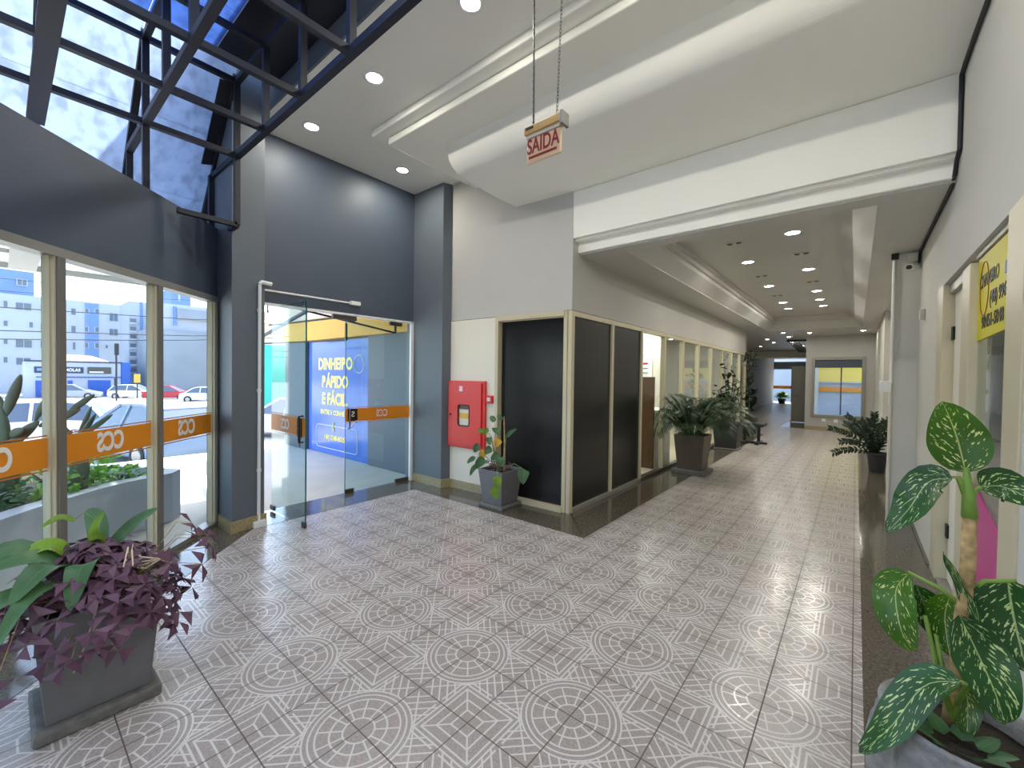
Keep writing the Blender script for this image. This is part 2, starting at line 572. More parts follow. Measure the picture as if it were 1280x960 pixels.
    def build(s, name, m, parent=None, smooth=False, bevel=0.0, flip=False, **tags):
        me = bpy.data.meshes.new(name)
        if parent is not None:
            org = root_loc(parent)
        elif tags.get('kind') == 'structure':
            org = V((0, 0, 0))
        else:
            xs = [p.x for p in s.v]; ys = [p.y for p in s.v]; zs = [p.z for p in s.v]
            org = V(((min(xs) + max(xs)) / 2, (min(ys) + max(ys)) / 2, min(zs)))
        me.from_pydata([tuple(p - org) for p in s.v], [], s.f)
        if any(u is not None for u in s.uv):
            lay = me.uv_layers.new(name='UVMap')
            li = 0
            for fi, f in enumerate(s.f):
                u = s.uv[fi]
                for k in range(len(f)):
                    lay.data[li].uv = u[k] if u else (0.25, 0.5)
                    li += 1
        me.update()
        o = bpy.data.objects.new(name, me)
        C.objects.link(o)
        me.materials.append(M[m] if isinstance(m, str) else m)
        if parent is not None:
            o.parent = parent
        else:
            o.location = org
        if smooth:
            me.polygons.foreach_set('use_smooth', [True] * len(me.polygons))
        if bevel:
            bm = o.modifiers.new('bevel', 'BEVEL')
            bm.width = bevel
            bm.segments = 2
            bm.limit_method = 'ANGLE'
        for k, v in tags.items():
            o[k] = v
        return o

def thing(name, loc, label, category, group=None):
    o = bpy.data.objects.new(name, None)
    C.objects.link(o)
    o.location = loc
    o.empty_display_size = 0.1
    o['label'] = label
    o['category'] = category
    if group:
        o['group'] = group
    return o

def copy_tree(o, parent=None):
    c = o.copy()
    C.objects.link(c)
    if parent is not None:
        c.parent = parent
    for ch in [x for x in bpy.data.objects if x.parent == o]:
        copy_tree(ch, c)
    return c

def text(name, string, size, origin, xdir, ydir, m, parent, extrude=0.0015, bold=0.0, align='CENTER', sx=1.0, label=None):
    cu = bpy.data.curves.new(name, 'FONT')
    cu.body = string
    cu.size = size
    cu.extrude = extrude
    cu.offset = bold
    cu.align_x = align
    cu.align_y = 'CENTER'
    tmp = bpy.data.objects.new('tmp', cu)
    C.objects.link(tmp)
    bpy.context.view_layer.update()
    me = bpy.data.meshes.new_from_object(tmp.evaluated_get(bpy.context.evaluated_depsgraph_get()))
    bpy.data.objects.remove(tmp)
    bpy.data.curves.remove(cu)
    x, y = V(xdir).normalized(), V(ydir).normalized()
    z = x.cross(y)
    org = root_loc(parent)
    for v in me.vertices:
        p = V(origin) + x * v.co.x * sx + y * v.co.y + z * v.co.z
        v.co = p - org
    me.name = name
    o = bpy.data.objects.new(name, me)
    C.objects.link(o)
    me.materials.clear()
    me.materials.append(M[m])
    o.parent = parent
    if label:
        o['label'] = label
    return o

def S(name, mb, m, label, **k):
    return mb.build(name, m, kind='structure', label=label, **k)

# ================================================================== SETTING
# floor
S('floor', MB().prism([(-5.06, 1.3), (-5.02, 1.43), (-0.2, -3.4), (0.75, -3.4), (0.75, 34), (-5.2, 34), (-5.2, 13.7), (-2.44, 13.7), (-2.44, 4.05), (-5.06, 3.95)][1:], -0.1, 0.0),
  'tile', 'grey patterned ceramic floor tiles with pale geometric medallions')
g = MB()
g.prism([(-5.08, 1.60), (-4.57, 1.60), (-4.57, 3.53), (-5.08, 3.53)], 0.0, 0.002)
g.prism([(-5.08, 3.53), (-1.98, 3.53), (-2.47, 4.10), (-5.08, 4.0)], 0.0, 0.002)
g.prism([(-1.98, 3.53), (-1.98, 13.62), (-2.47, 13.62), (-2.47, 4.08)], 0.0, 0.002)
S('trim_1', g, 'granite_dark', 'polished dark granite border along the doors and the glazed shop front')
S('trim_2', MB().prism([(0.06, -3.4), (0.75, -3.4), (0.75, 12), (0.06, 12)], 0.0, 0.002), 'granite_dark', 'polished dark granite border along the right wall')
g = MB()
g.prism([(-4.98, 1.40), (-4.64, 1.60), (-4.57, 1.57), (-1.2, -1.80), (-1.6, -2.1)], 0.0, 0.0025)
S('trim_3', g, 'granite_dark', 'polished dark granite border along the angled window wall')
S('trim_4', MB().prism([(-1.9, 16.2), (-1.24, 16.2), (-1.24, 20), (-1.9, 20)], 0.0, 0.002), 'granite_dark', 'dark granite threshold by the far open door')

# window wall (45 degrees)
P0 = V((-5.0, 1.41, 0))
DS = V((1, -1, 0)).normalized()
DN = V((-1, -1, 0)).normalized()
Z = V((0, 0, 1))
def WP(s, o, z):
    return P0 + DS * s + DN * o + Z * z
S('wall_left', MB().obox(WP(0.0, 0, 2.29), DS * 4.9, DN * 0.16, Z * 0.69), 'slate', 'slate grey beam over the angled entrance windows')
# head and sill of the window wall
S('trim_5', MB().obox(WP(0.0, -0.03, 2.235), DS * 4.9, DN * 0.11, Z * 0.055), 'alu_grey', 'grey aluminium head rail of the entrance windows')
S('trim_6', MB().obox(WP(0.0, -0.03, 0.0), DS * 4.9, DN * 0.11, Z * 0.045), 'alu_grey', 'grey aluminium sill rail of the entrance windows')
posts = [0.08, 0.86, 1.69, 2.52, 3.35, 4.18, 4.9]
for i in range(6):
    s0, s1 = posts[i], posts[i + 1]
    wn = thing('window_%d' % (i + 1), WP((s0 + s1) / 2, 0.02, 0), ['tall entrance window pane beside the grey pillar', 'middle tall entrance window pane', 'tall entrance window pane at the left edge of the photo', 'tall entrance window pane outside the frame', 'tall entrance window pane outside the frame further back', 'last tall entrance window pane'][i], 'window')
    wn['kind'] = 'structure'
    MB().obox(WP(s0 + 0.035, 0.018, 0.04), DS * (s1 - s0 - 0.07), DN * 0.008, Z * 2.2).build('glass_pane', 'glass', wn)
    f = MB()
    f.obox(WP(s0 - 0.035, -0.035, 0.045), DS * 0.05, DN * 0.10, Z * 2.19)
    f.build('frame_post', 'alu_post_shade', wn, bevel=0.004)
    f = MB()
    f.obox(WP(s0 + 0.0145, -0.02, 0.045), DS * 0.012, DN * 0.07, Z * 2.19)
    f.obox(WP(s0 + 0.026, 0.0, 0.045), DS * 0.010, DN * 0.04, Z * 2.19)
    f.build('frame_lit_edge', 'alu_cream', wn, bevel=0.002)  # cream strip paints the sunlit side of the post
    L = s1 - s0 - 0.07
    MB().obox(WP(s0 + 0.035, 0.014, 0.945), DS * L, DN * 0.0025, Z * 0.185).build('vinyl_band', 'orange', wn)
    b2 = MB()
    b2.obox(WP(s0 + 0.035, 0.014, 1.139), DS * L, DN * 0.0025, Z * 0.008)
    b2.obox(WP(s0 + 0.035, 0.014, 0.927), DS * L, DN * 0.0025, Z * 0.008)
    b2.build('vinyl_line', 'orange_dark', wn)
    text('logo_letters', 'CCS', 0.18, WP((s0 + s1) / 2 - (0.07 if i == 2 else 0), 0.0125, 1.037), DS, Z, 'white', wn, 0.0015, 0.006, sx=0.66)

# pillar between windows and doors, door wall, right column
S('wall_pillar', MB().prism([(-5.12, 1.39), (-4.57, 1.39), (-4.64, 1.70), (-5.12, 1.70)], 0, 4.9), 'slate_light', 'grey painted pillar between the entrance windows and the glass doors')
S('wall_door', MB().box(-5.15, -5.0, 1.70, 3.83, 2.30, 4.9), 'slate', 'dark grey wall above the glass entrance doors')
S('wall_column', MB().prism([(-5.15, 3.82), (-4.37, 3.82), (-4.33, 3.945), (-5.15, 3.945)], 0, 4.3), 'slate_light', 'grey painted column on the right of the glass doors')
g = MB()
g.prism([(-5.0, 1.375), (-4.555, 1.375), (-4.62, 1.715), (-4.75, 1.715), (-4.75, 1.6), (-5.0, 1.6)], 0.002, 0.115)
S('baseboard_pillar', g, 'granite_yellow', 'yellow granite skirting around the pillar')
g = MB()
g.prism([(-4.98, 3.805), (-4.355, 3.805), (-4.305, 3.93), (-3.53, 3.97), (-3.53, 4.02), (-4.98, 4.0)], 0.002, 0.115)
S('baseboard_column', g, 'granite_yellow', 'yellow granite skirting around the column and under the fire cabinet')
S('trim_7', MB().box(-5.03, -4.99, 3.775, 3.82, 0, 2.3).box(-5.06, -4.99, 1.70, 3.82, 2.285, 2.31), 'white', 'white metal jamb and head strip of the entrance doors')

# fire cabinet wall, lower panel and upper wall
S('wall_front', MB().prism([(-5.1, 3.95), (-4.33, 3.955), (-2.474, 4.056), (-2.474, 4.2), (-5.1, 4.2)], 2.292, 4.9), 'gray_white', 'pale grey upper wall above the fire cabinet')
S('wall_front_lower', MB().prism([(-5.1, 3.94), (-4.33, 3.945), (-3.53, 3.99), (-3.53, 4.1), (-5.1, 4.1)], 0.0, 2.284), 'cream_wall', 'cream wall panel carrying the red fire cabinet')
S('wall_shop', MB().box(-2.55, -2.47, 4.055, 13.62, 2.292, 3.2), 'gray_white', 'pale grey wall band above the glazed shop front')
S('wall_corridor_end', MB().box(-5.2, -2.47, 13.55, 13.70, 0, 3.2), 'gray_white', 'pale wall where the corridor widens behind the shop')

# right wall with glazed shop opening (y 2.66..4.9, z 0..2.29)
g = MB()
g.box(0.51, 0.66, -3.4, 2.60, 0, 4.9)
g.box(0.51, 0.66, 2.60, 4.90, 2.29, 4.9)
g.box(0.51, 0.66, 4.90, 6.22, 0, 4.9)
S('wall_right', g, 'white_wall', 'white right wall over the key shop front')
S('wall_pier', MB().box(0.305, 0.66, 6.22, 6.75, 0, 3.3), 'white_wall', 'cream white pier projecting from the right wall')
S('wall_right_far', MB().box(0.60, 0.70, 6.75, 11.2, 0, 3.3).box(0.42, 0.70, 11.2, 16.2, 0, 3.3), 'white_wall', 'right corridor wall beyond the first pier')
S('baseboard_right', MB().box(0.49, 0.51, 4.90, 6.22, 0, 0.02).box(0.40, 0.42, 11.18, 16.2, 0, 0.12).box(0.42, 0.60, 11.17, 11.2, 0, 0.12), 'granite_dark', 'dark skirting on the far right wall')
S('wall_back', MB().box(-1.0, 0.7, -3.55, -3.4, 0, 4.9), 'white_wall', 'white wall behind the viewer')

# main ceiling, stepped slabs, rounded bulkhead
S('ceiling', MB().box(-5.1, 0.6, 1.72, 4.3, 4.15, 4.3), 'ceiling', 'flat white plaster ceiling of the entrance hall')
S('wall_fascia', MB().box(-4.64, 0.6, 1.70, 1.80, 4.152, 5.0), 'slate_light', 'grey upstand between the white ceiling and the skylight')
g = MB()
g.box(-4.06, 0.51, 2.53, 4.2, 4.075, 4.15)
g.box(-3.93, 0.51, 2.65, 4.2, 4.0, 4.075)
S('ceiling_step', g, 'ceiling', 'stepped plaster cornice dropping the white ceiling', bevel=0.012)
prof = [(3.045, 4.0), (3.051, 3.959), (3.06, 3.90), (3.081, 3.842), (3.12, 3.79), (3.182, 3.746), (3.25, 3.725), (3.35, 3.70), (3.53, 3.665), (3.76, 3.632), (4.11, 3.60), (4.11, 4.0)]
b = MB()
sm = []
for k in range(len(prof) - 1):
    p0, p1, p2, p3 = prof[max(k - 1, 0)], prof[k], prof[k + 1], prof[min(k + 2, len(prof) - 1)]
    for q in range(4 if 0 < k < 9 else 1):
        f_ = q / 4
        sm.append(tuple(0.5 * ((2 * p1[c]) + (p2[c] - p0[c]) * f_ + (2 * p0[c] - 5 * p1[c] + 4 * p2[c] - p3[c]) * f_ ** 2 + (3 * p1[c] - p0[c] - 3 * p2[c] + p3[c]) * f_ ** 3) for c in (0, 1)))
prof = sm + [prof[-1]]
n_ = len(prof)
b.add([(-3.44 + 0.19 * (y - 3.05), y, z) for y, z in prof] + [(0.51, y, z) for y, z in prof],
      [tuple(range(n_)), tuple(range(2 * n_ - 1, n_ - 1, -1))] + [(k + n_, (k + 1) % n_ + n_, (k + 1) % n_, k) for k in range(n_)])
S('ceiling_bulkhead', b, 'ceiling', 'rounded white plaster bulkhead across the hall')
g = MB()
g.box(-2.55, 0.51, 4.06, 4.16, 3.085, 3.60)
g.box(-2.53, 0.51, 4.10, 4.20, 3.06, 3.20)
g.box(-2.47, 0.51, 4.165, 4.26, 2.945, 3.10)
S('trim_8', g, 'ceiling', 'white plaster beam at the mouth of the corridor', bevel=0.006)

# corridor ceiling with stepped tray
g = MB()
o = (-2.47, 0.66, 4.2, 15.0)
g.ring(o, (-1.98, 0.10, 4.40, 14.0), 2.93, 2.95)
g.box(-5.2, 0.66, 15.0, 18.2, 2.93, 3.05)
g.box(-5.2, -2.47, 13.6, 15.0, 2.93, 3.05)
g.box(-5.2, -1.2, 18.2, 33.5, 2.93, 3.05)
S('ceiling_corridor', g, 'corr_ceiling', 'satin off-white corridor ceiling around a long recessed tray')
g = MB()
r0, r1 = (-1.98, 0.10, 4.40, 14.0), (-1.83, -0.06, 4.56, 13.8)
c0 = [(r0[0], r0[2], 2.94), (r0[1], r0[2], 2.94), (r0[1], r0[3], 2.94), (r0[0], r0[3], 2.94)]
c1 = [(r1[0], r1[2], 3.08), (r1[1], r1[2], 3.08), (r1[1], r1[3], 3.08), (r1[0], r1[3], 3.08)]
g.add(c0 + c1, [(k, (k + 1) % 4, (k + 1) % 4 + 4, k + 4) for k in range(4)])
g.ring((-2.0, 0.12, 4.38, 14.02), (-1.83, -0.06, 4.56, 13.8), 3.08, 3.14)
g.ring((-2.0, 0.12, 4.38, 14.02), (-1.79, -0.11, 4.62, 13.65), 3.14, 3.20)
g.ring((-2.0, 0.12, 4.38, 14.02), (-1.75, -0.17, 4.70, 13.45), 3.20, 3.25)
g.box(-2.0, 0.12, 4.38, 14.02, 3.25, 3.3)
S('ceiling_tray', g, 'corr_ceiling', 'stepped recessed tray in the corridor ceiling')
S('ceiling_shop', MB().box(-6.2, -2.55, 4.2, 13.55, 2.75, 2.9), 'ceiling', 'white ceiling inside the glazed shop')

# far wall with mirror opening, end of corridor
g = MB()
g.box(-1.24, -1.0, 16.2, 16.35, 0, 3.0)
g.box(0.13, 0.5, 16.2, 16.35, 0, 3.0)
g.box(-1.0, 0.13, 16.2, 16.35, 0, 0.48)
g.box(-1.0, 0.13, 16.2, 16.35, 2.17, 3.0)
g.box(-1.24, -1.14, 16.35, 33, 0, 3.0)
S('wall_far', g, 'gray_white', 'pale grey far wall holding a framed mirror opening')
S('baseboard_far', MB().box(-1.24, 0.42, 16.17, 16.2, 0, 0.10), 'granite_yellow', 'brown skirting under the mirror opening')
wn = thing('window_7', (-0.435, 16.2, 0.48), 'framed mirror at the corridor end, built as an opening onto its reflected scene', 'window')  # mirror film, modelled as a clear opening
wn['kind'] = 'structure'
f = MB()
f.box(-1.08, -1.0, 16.15, 16.25, 0.40, 2.25).box(0.13, 0.21, 16.15, 16.25, 0.40, 2.25).box(-1.0, 0.13, 16.15, 16.25, 0.40, 0.48).box(-1.0, 0.13, 16.15, 16.25, 2.17, 2.25)
f.build('window_frame', 'alu_grey', wn, bevel=0.005)
MB().box(-1.0, 0.13, 16.22, 16.228, 0.48, 2.17).build('glass_pane', 'glass', wn)
MB().box(-1.0, 0.13, 16.19, 16.21, 1.93, 2.17).build('blind', 'slate', wn)
# added walls and floor standing in for the mirror's reflection
S('wall_mirrored', MB().box(-1.14, 4.5, 20.5, 20.7, -0.3, 1.50), 'bld_white', 'added white wall standing in for the reflection in the mirror')
S('wall_mirrored_upper', MB().box(-1.14, 4.5, 20.48, 20.7, 1.50, 4.2), 'yellow_bright', 'added yellow wall standing in for the reflection in the mirror')
S('trim_9', MB().box(-1.14, 4.5, 20.44, 20.475, 1.10, 1.28), 'orange', 'orange stripe of the mirror reflection along the added wall')
S('trim_10', MB().box(-1.14, 4.5, 20.40, 20.475, 1.44, 1.50), 'gray_white', 'pale ledge of the mirror reflection under the added yellow wall')
S('floor_mirrored', MB().box(-1.14, 4.5, 16.4, 20.5, -0.1, 0.0), 'beige_wall', 'added tan floor standing in for the reflection in the mirror')
t = thing('mirrored_pole', (-0.4, 18.6, 0), 'slim dark pole of the mirror reflection, standing behind the opening', 'pole')
MB().tube([(-0.4, 18.6, 0.0), (-0.4, 18.6, 2.4)], 0.02, 8).build('pole_shaft', 'steel', t)
MB().lathe([(0.08, 0), (0.08, 0.02), (0.03, 0.03)], (-0.4, 18.6, 0), 16).build('base_plate', 'steel', t)

# far end of the corridor
g = MB()
g.box(-5.4, -4.3, 24.0, 33.2, 0, 3.0)
S('wall_left_far', g, 'gray_white', 'white wall section far down the left of the corridor')
S('wall_left_mid', MB().box(-5.4, -5.2, 13.7, 24.0, 0, 3.0), 'gray_white', 'wall of the wider corridor part')
g = MB()
g.box(-5.2, -4.75, 33.0, 33.2, 0, 3.0)
g.box(-4.75, -1.2, 33.0, 33.2, 2.24, 2.72)
g.box(-4.75, -1.2, 33.0, 33.2, 3.1, 3.4)
g.box(-4.75, -4.55, 33.0, 33.2, 0, 2.24)
S('wall_end', g, 'slate_light', 'grey wall around the far entrance')
S('ceiling_end_beam', MB().box(-4.3, -1.2, 24, 24.3, 2.60, 2.93), 'ceiling', 'plaster beam across the far end of the corridor ceiling', bevel=0.03)
wn = thing('window_8', (-3.0, 33.1, 0), 'far glazed entrance with an orange band at the corridor end', 'window')
wn['kind'] = 'structure'
MB().box(-4.55, -1.24, 33.08, 33.09, 0.02, 2.24).build('glass_pane', 'glass', wn)
f = MB()
for x in (-4.55, -3.3, -2.2, -1.28):
    f.box(x, x + 0.05, 33.05, 33.12, 0, 2.24)
f.box(-4.55, -1.24, 33.05, 33.12, 2.68, 2.74)
f.build('window_frame', 'alu_dark', wn)
MB().box(-4.5, -1.24, 33.06, 33.07, 0.95, 1.15).build('vinyl_band', 'orange', wn)
S('wall_street_far', MB().box(-12, 2, 37, 37.3, -0.2, 3.6), 'bld_white', 'sunlit white wall outside the far entrance')
S('floor_outside_far', MB().box(-12, 2, 33.2, 37, -0.15, -0.02), 'concrete_out', 'pale paving outside the far entrance')

# far door leaf standing open
t = thing('door_1', (-1.5, 18.4, 0), 'grey green wooden door leaf standing at the corridor bend', 'door')
t['kind'] = 'structure'
MB().box(-1.82, -1.24, 18.38, 18.42, 0.02, 2.04).build('door_leaf', mat('grey_green_door', (122, 122, 112), 0.5, noise=0.05), t, bevel=0.004)
MB().tube([(-1.70, 18.38, 1.0), (-1.70, 18.33, 1.0), (-1.58, 18.33, 1.0)], 0.012, 8).build('door_handle', 'chrome', t)

# ------------------------------------------------------------------ glazed shop on the left
def black_panel(nm, a, b, lab):
    a, b = V(a), V(b)
    d = (b - a)
    nrm = V((-d.y, d.x, 0)).normalized() * 0.02
    wn = thing(nm, (a + b) / 2, lab, 'window')
    wn['kind'] = 'structure'
    MB().obox(a + Z * 0.06, d, nrm, Z * 2.16).build('glass_pane', 'black_film', wn)
    return wn
wn = black_panel('window_9', (-3.47, 4.03, 0), (-2.56, 4.08, 0), 'black filmed shop window facing the entrance hall')
f = MB()
dd = V((0.998, 0.055, 0))
nn = V((0.055, -0.998, 0))
def FW(s, o, z):
    return V((-3.53, 3.985, 0)) + dd * s + nn * o + Z * z
f.obox(FW(0, -0.04, 0), dd * 0.05, nn * 0.07, Z * 2.285)
f.obox(FW(0.05, -0.04, 2.225), dd * 0.93, nn * 0.07, Z * 0.06)
f.obox(FW(0.05, -0.04, 0.0), dd * 0.93, nn * 0.07, Z * 0.055)
f.build('window_frame', 'alu_cream', wn, bevel=0.004)
f = MB()
f.box(-2.565, -2.515, 4.035, 4.10, 0, 2.285).box(-2.505, -2.455, 4.035, 4.10, 0, 2.285).box(-2.52, -2.50, 4.05, 4.10, 0, 2.285)
f.build('corner_post', 'alu_cream', wn, bevel=0.004)
py = [4.10 + 0.968 * k for k in range(11)]
for k in range(10):
    y0, y1 = py[k], py[k + 1] if k < 9 else 13.55
    ord_ = ['first black filmed', 'second black filmed', 'first clear', 'second clear', 'third clear', 'fourth clear', 'fifth clear', 'sixth clear', 'seventh clear', 'last clear'][k]
    wn = thing('window_%d' % (10 + k), (-2.49, (y0 + y1) / 2, 0), ord_ + ' shop window along the corridor, counted from the corner', 'window')
    wn['kind'] = 'structure'
    if k < 2:
        MB().box(-2.50, -2.48, y0 + 0.03, y1 - 0.03, 0.05, 2.23).build('glass_pane', 'black_film', wn)
    else:
        MB().box(-2.494, -2.486, y0 + 0.03, y1 - 0.03, 0.05, 2.23).build('glass_pane', 'glass', wn)
    f = MB()
    f.box(-2.53, -2.455, y1 - 0.03, y1 + 0.03, 0.045, 2.23)
    f.box(-2.53, -2.46, y0 - 0.03, y1, 2.225, 2.285)
    f.build('window_frame', 'alu_cream', wn, bevel=0.004)
    MB().box(-2.53, -2.445, y0, y1 + 0.03, 0.0, 0.05).build('sill_rail', 'alu_grey' if k < 2 else 'alu_dark', wn, bevel=0.004)

# interior of the glazed shop
S('wall_shop_back', MB().box(-6.3, -6.2, 4.2, 13.6, 0, 2.9), 'gray_white', 'back wall of the glazed shop')
S('wall_shop_side', MB().box(-6.2, -2.55, 13.4, 13.5, 0, 2.9), 'gray_white', 'end wall of the glazed shop')
S('wall_shop_partition', MB().box(-6.2, -3.3, 9.2, 9.3, 0, 2.75), 'cream_wall', 'partition wall inside the glazed shop')
S('floor_shop', MB().box(-6.3, -2.53, 4.2, 13.55, -0.1, -0.002), 'beige_wall', 'plain floor inside the glazed shop')
t = thing('wooden_counter', (-3.0, 7.3, 0), 'tall brown wooden counter end behind the first clear shop window', 'counter')
MB().box(-3.5, -2.64, 7.00, 7.06, 0.0, 1.56).build('side_panel', 'wood', t, bevel=0.004)
MB().box(-3.4, -2.62, 7.06, 7.80, 0.0, 0.95).build('counter_body', 'cream_wall', t, bevel=0.004)
MB().box(-3.45, -2.60, 7.06, 7.85, 0.95, 0.99).build('counter_top', 'white', t, bevel=0.004)
t = thing('notice_board', (-4.3, 9.19, 1.3), 'white notice board with ruled lines on the partition inside the shop', 'notice board')
MB().box(-4.9, -3.5, 9.17, 9.20, 1.1, 2.0).build('board_panel', 'white', t)
b = MB()
for k in range(7):
    b.box(-4.8, -3.6, 9.162, 9.17, 1.25 + k * 0.1, 1.262 + k * 0.1)
b.build('ruled_lines', 'black', t)
MB().box(-4.8, -3.6, 9.160, 9.17, 1.86, 1.885).build('red_stripe', 'red', t)

def tube_lamp(x, y, lab, grp=None):
    t = thing('ceiling_tube_light', (x, y, 2.75), lab, 'ceiling light', grp)
    MB().box(x - 0.06, x + 0.06, y - 0.62, y + 0.62, 2.72, 2.75).build('lamp_housing', 'white', t, bevel=0.004)
    MB().tube([(x, y - 0.6, 2.70), (x, y + 0.6, 2.70)], 0.018, 10).build('lamp_tube', 'tube_lamp', t)
    L = bpy.data.lights.new('tube_glow', 'AREA')
    L.shape = 'RECTANGLE'
    L.size = 0.08
    L.size_y = 1.2
    L.energy = 9
    L.color = (1, 0.98, 0.92)
    lo = bpy.data.objects.new('tube_glow', L)
    C.objects.link(lo)
    lo.parent = t
    lo.location = (0, 0, -0.075)
    return t
tube_lamp(-3.6, 6.6, 'white tube light on the shop ceiling near the wooden counter')
tube_lamp(-3.6, 8.4, 'white tube light on the shop ceiling before the partition')
tube_lamp(-3.6, 11.4, 'white tube light on the shop ceiling beyond the partition')

# ------------------------------------------------------------------ key shop front on the right wall
wn = thing('window_20', (0.53, 3.2, 0), 'key shop window in the right wall with yellow and magenta stickers', 'window')
wn['kind'] = 'structure'
f = MB()
f.box(0.50, 0.60, 2.55, 2.80, 0, 2.29)
f.build('frame_post', 'alu_cream', wn, bevel=0.005)
f = MB()
f.box(0.505, 0.60, 3.62, 3.85, 0, 2.24)
f.build('frame_post', 'alu_cream', wn, bevel=0.005)
MB().box(0.53, 0.60, 2.80, 3.62, 2.255, 2.29).box(0.53, 0.60, 2.80, 3.62, 0.0, 0.14).build('frame_rail', 'alu_grey', wn, bevel=0.003)
MB().box(0.545, 0.553, 2.80, 3.62, 0.14, 2.255).build('glass_pane', 'glass', wn)
# yellow sticker (slightly sloping foot) and magenta wedge
def yz_sheet(poly, x0, x1):
    n = len(poly)
    return MB().add([(x0, y, z) for y, z in poly] + [(x1, y, z) for y, z in poly],
                    [tuple(range(n)), tuple(range(2 * n - 1, n - 1, -1))] + [(i, i + n, (i + 1) % n + n, (i + 1) % n) for i in range(n)])
yz_sheet([(2.80, 1.80), (3.62, 1.78), (3.62, 2.25), (2.80, 2.25)], 0.540, 0.5445).build('yellow_sticker', 'yellow_sign', wn, label='yellow locksmith sticker')
yz_sheet([(2.80, 0.14), (3.62, 0.14), (3.62, 0.95), (2.80, 0.77)], 0.540, 0.5445).build('magenta_sticker', 'pink', wn, label='magenta wedge sticker')
YD = V((0, -1, 0))
text('sticker_title', 'CHAVEIRO', 0.10, (0.5385, 3.36, 2.10), YD, Z, 'black', wn, 0.001, 0.002, sx=0.85)
text('sticker_phone', '(48) 99608', 0.095, (0.5385, 3.12, 1.985), YD, Z, 'black', wn, 0.001, 0.002)
text('sticker_phone', '98451-5048', 0.095, (0.5385, 3.27, 1.87), YD, Z, 'black', wn, 0.001, 0.002)
MB().tube([(0.5385, 3.46 + 0.1 * math.cos(a / 24 * 2 * PI), 2.06 + 0.15 * math.sin(a / 24 * 2 * PI)) for a in range(25)], 0.002, 5).build('sticker_ring', 'red_dark', wn)
f = MB()
for dz in (0, 0.028):
    f.box(0.536, 0.5395, 2.84, 2.93, 2.10 + dz, 2.115 + dz)
f.box(0.536, 0.5395, 2.96, 3.03, 2.06, 2.12)
f.build('sticker_keys', 'blue_shop', wn)

wn = thing('door_2', (0.55, 4.3, 0), 'cream key shop door beside the key shop window', 'door')
wn['kind'] = 'structure'
MB().box(0.505, 0.60, 4.62, 4.90, 0, 2.29).build('door_jamb', 'alu_cream', wn, bevel=0.005)
MB().box(0.57, 0.61, 3.85, 4.60, 0.03, 2.21).build('door_leaf', 'cream_wall', wn, bevel=0.004)
MB().box(0.555, 0.575, 4.555, 4.62, 1.86, 1.96).build('hinge', 'black', wn)
MB().box(0.555, 0.575, 4.555, 4.62, 0.35, 0.45).build('hinge', 'black', wn)
MB().box(0.54, 0.60, 3.85, 4.62, 2.21, 2.29).build('door_head', 'alu_grey', wn, bevel=0.003)
MB().box(0.51, 0.62, 3.85, 4.62, 0.0, 0.02).build('door_threshold', 'alu_grey', wn)
S('wall_keyshop_back', MB().box(2.6, 2.7, 1.5, 6.2, 0, 2.9).box(0.66, 2.6, 6.1, 6.2, 0, 2.9).box(0.66, 2.6, 1.5, 1.6, 0, 2.9).box(0.66, 2.7, 1.5, 6.2, 2.75, 2.85), 'gray_white', 'walls of the small key shop')
S('floor_keyshop', MB().box(0.66, 2.7, 1.5, 6.2, -0.1, 0.0), 'granite_dark', 'floor of the small key shop')
t = thing('ceiling_tube_light', (1.6, 3.6, 2.75), 'tube light on the key shop ceiling behind the yellow sticker', 'ceiling light')
MB().box(1.0, 2.2, 3.56, 3.64, 2.72, 2.75).build('lamp_housing', 'white', t)
MB().tube([(1.02, 3.6, 2.70), (2.18, 3.6, 2.70)], 0.018, 10).build('lamp_tube', 'tube_lamp', t)
L = bpy.data.lights.new('tube_glow', 'AREA')
L.energy = 4
L.size = 0.6
lo = bpy.data.objects.new('tube_glow', L)
C.objects.link(lo); lo.parent = t; lo.location = (0, 0, -0.08)

# ------------------------------------------------------------------ skylight roof and its steel lattice
S('wall_skylight_side', MB().box(-5.9, -4.64, 1.42, 1.52, 2.98, 4.9), 'slate_light', 'grey wall closing the side of the skylight')
t = thing('skylight_lattice', (-3.4, 0.4, 2.9), 'dark steel space lattice under the skylight over the entrance', 'steel structure')
xs = [-5.10, -4.44, -3.78, -3.12, -2.46, -1.80, -1.14, -0.48, 0.18]
ys = [1.39, 0.75, 0.19, -0.45, -1.09, -1.73, -2.37, -3.01]
bar = 0
for j, y in enumerate(ys):
    wd = 0.05 if j != 2 else 0.10
    MB().beam((-5.10, y, 3.53), (0.5, y, 3.53), wd, 0.05).build('chord', 'steel' if j == 0 else 'steel_brown', t)
    MB().beam((-4.44, y, 4.20), (0.5, y, 4.20), 0.045, 0.045).build('chord', 'steel', t)
for i, x in enumerate(xs):
    if i:
        MB().beam((x, 1.385, 3.531), (x, -3.35, 3.531), 0.044, 0.044).build('purlin', 'steel', t)
    if i:
        MB().beam((x, 1.385, 4.201), (x, -3.35, 4.201), 0.041, 0.041).build('purlin', 'steel', t)
for j, y in enumerate(ys):
    for i, x in enumerate(xs):
        if i:
            MB().beam((x, y, 3.53), (x, y, 4.20), 0.045, 0.045).build('upright', 'steel', t)
MB().beam((-4.44, 1.39, 2.90), (-4.44, 1.39, 3.53), 0.045, 0.045).build('upright', 'steel', t)
MB().beam((-4.44, 1.39, 2.90), (-4.44, 0.95, 2.90), 0.045, 0.04).build('purlin', 'steel', t)
MB().beam((-4.44, 1.39, 2.90), (-4.62, 1.39, 2.90), 0.045, 0.04).build('purlin', 'steel', t)
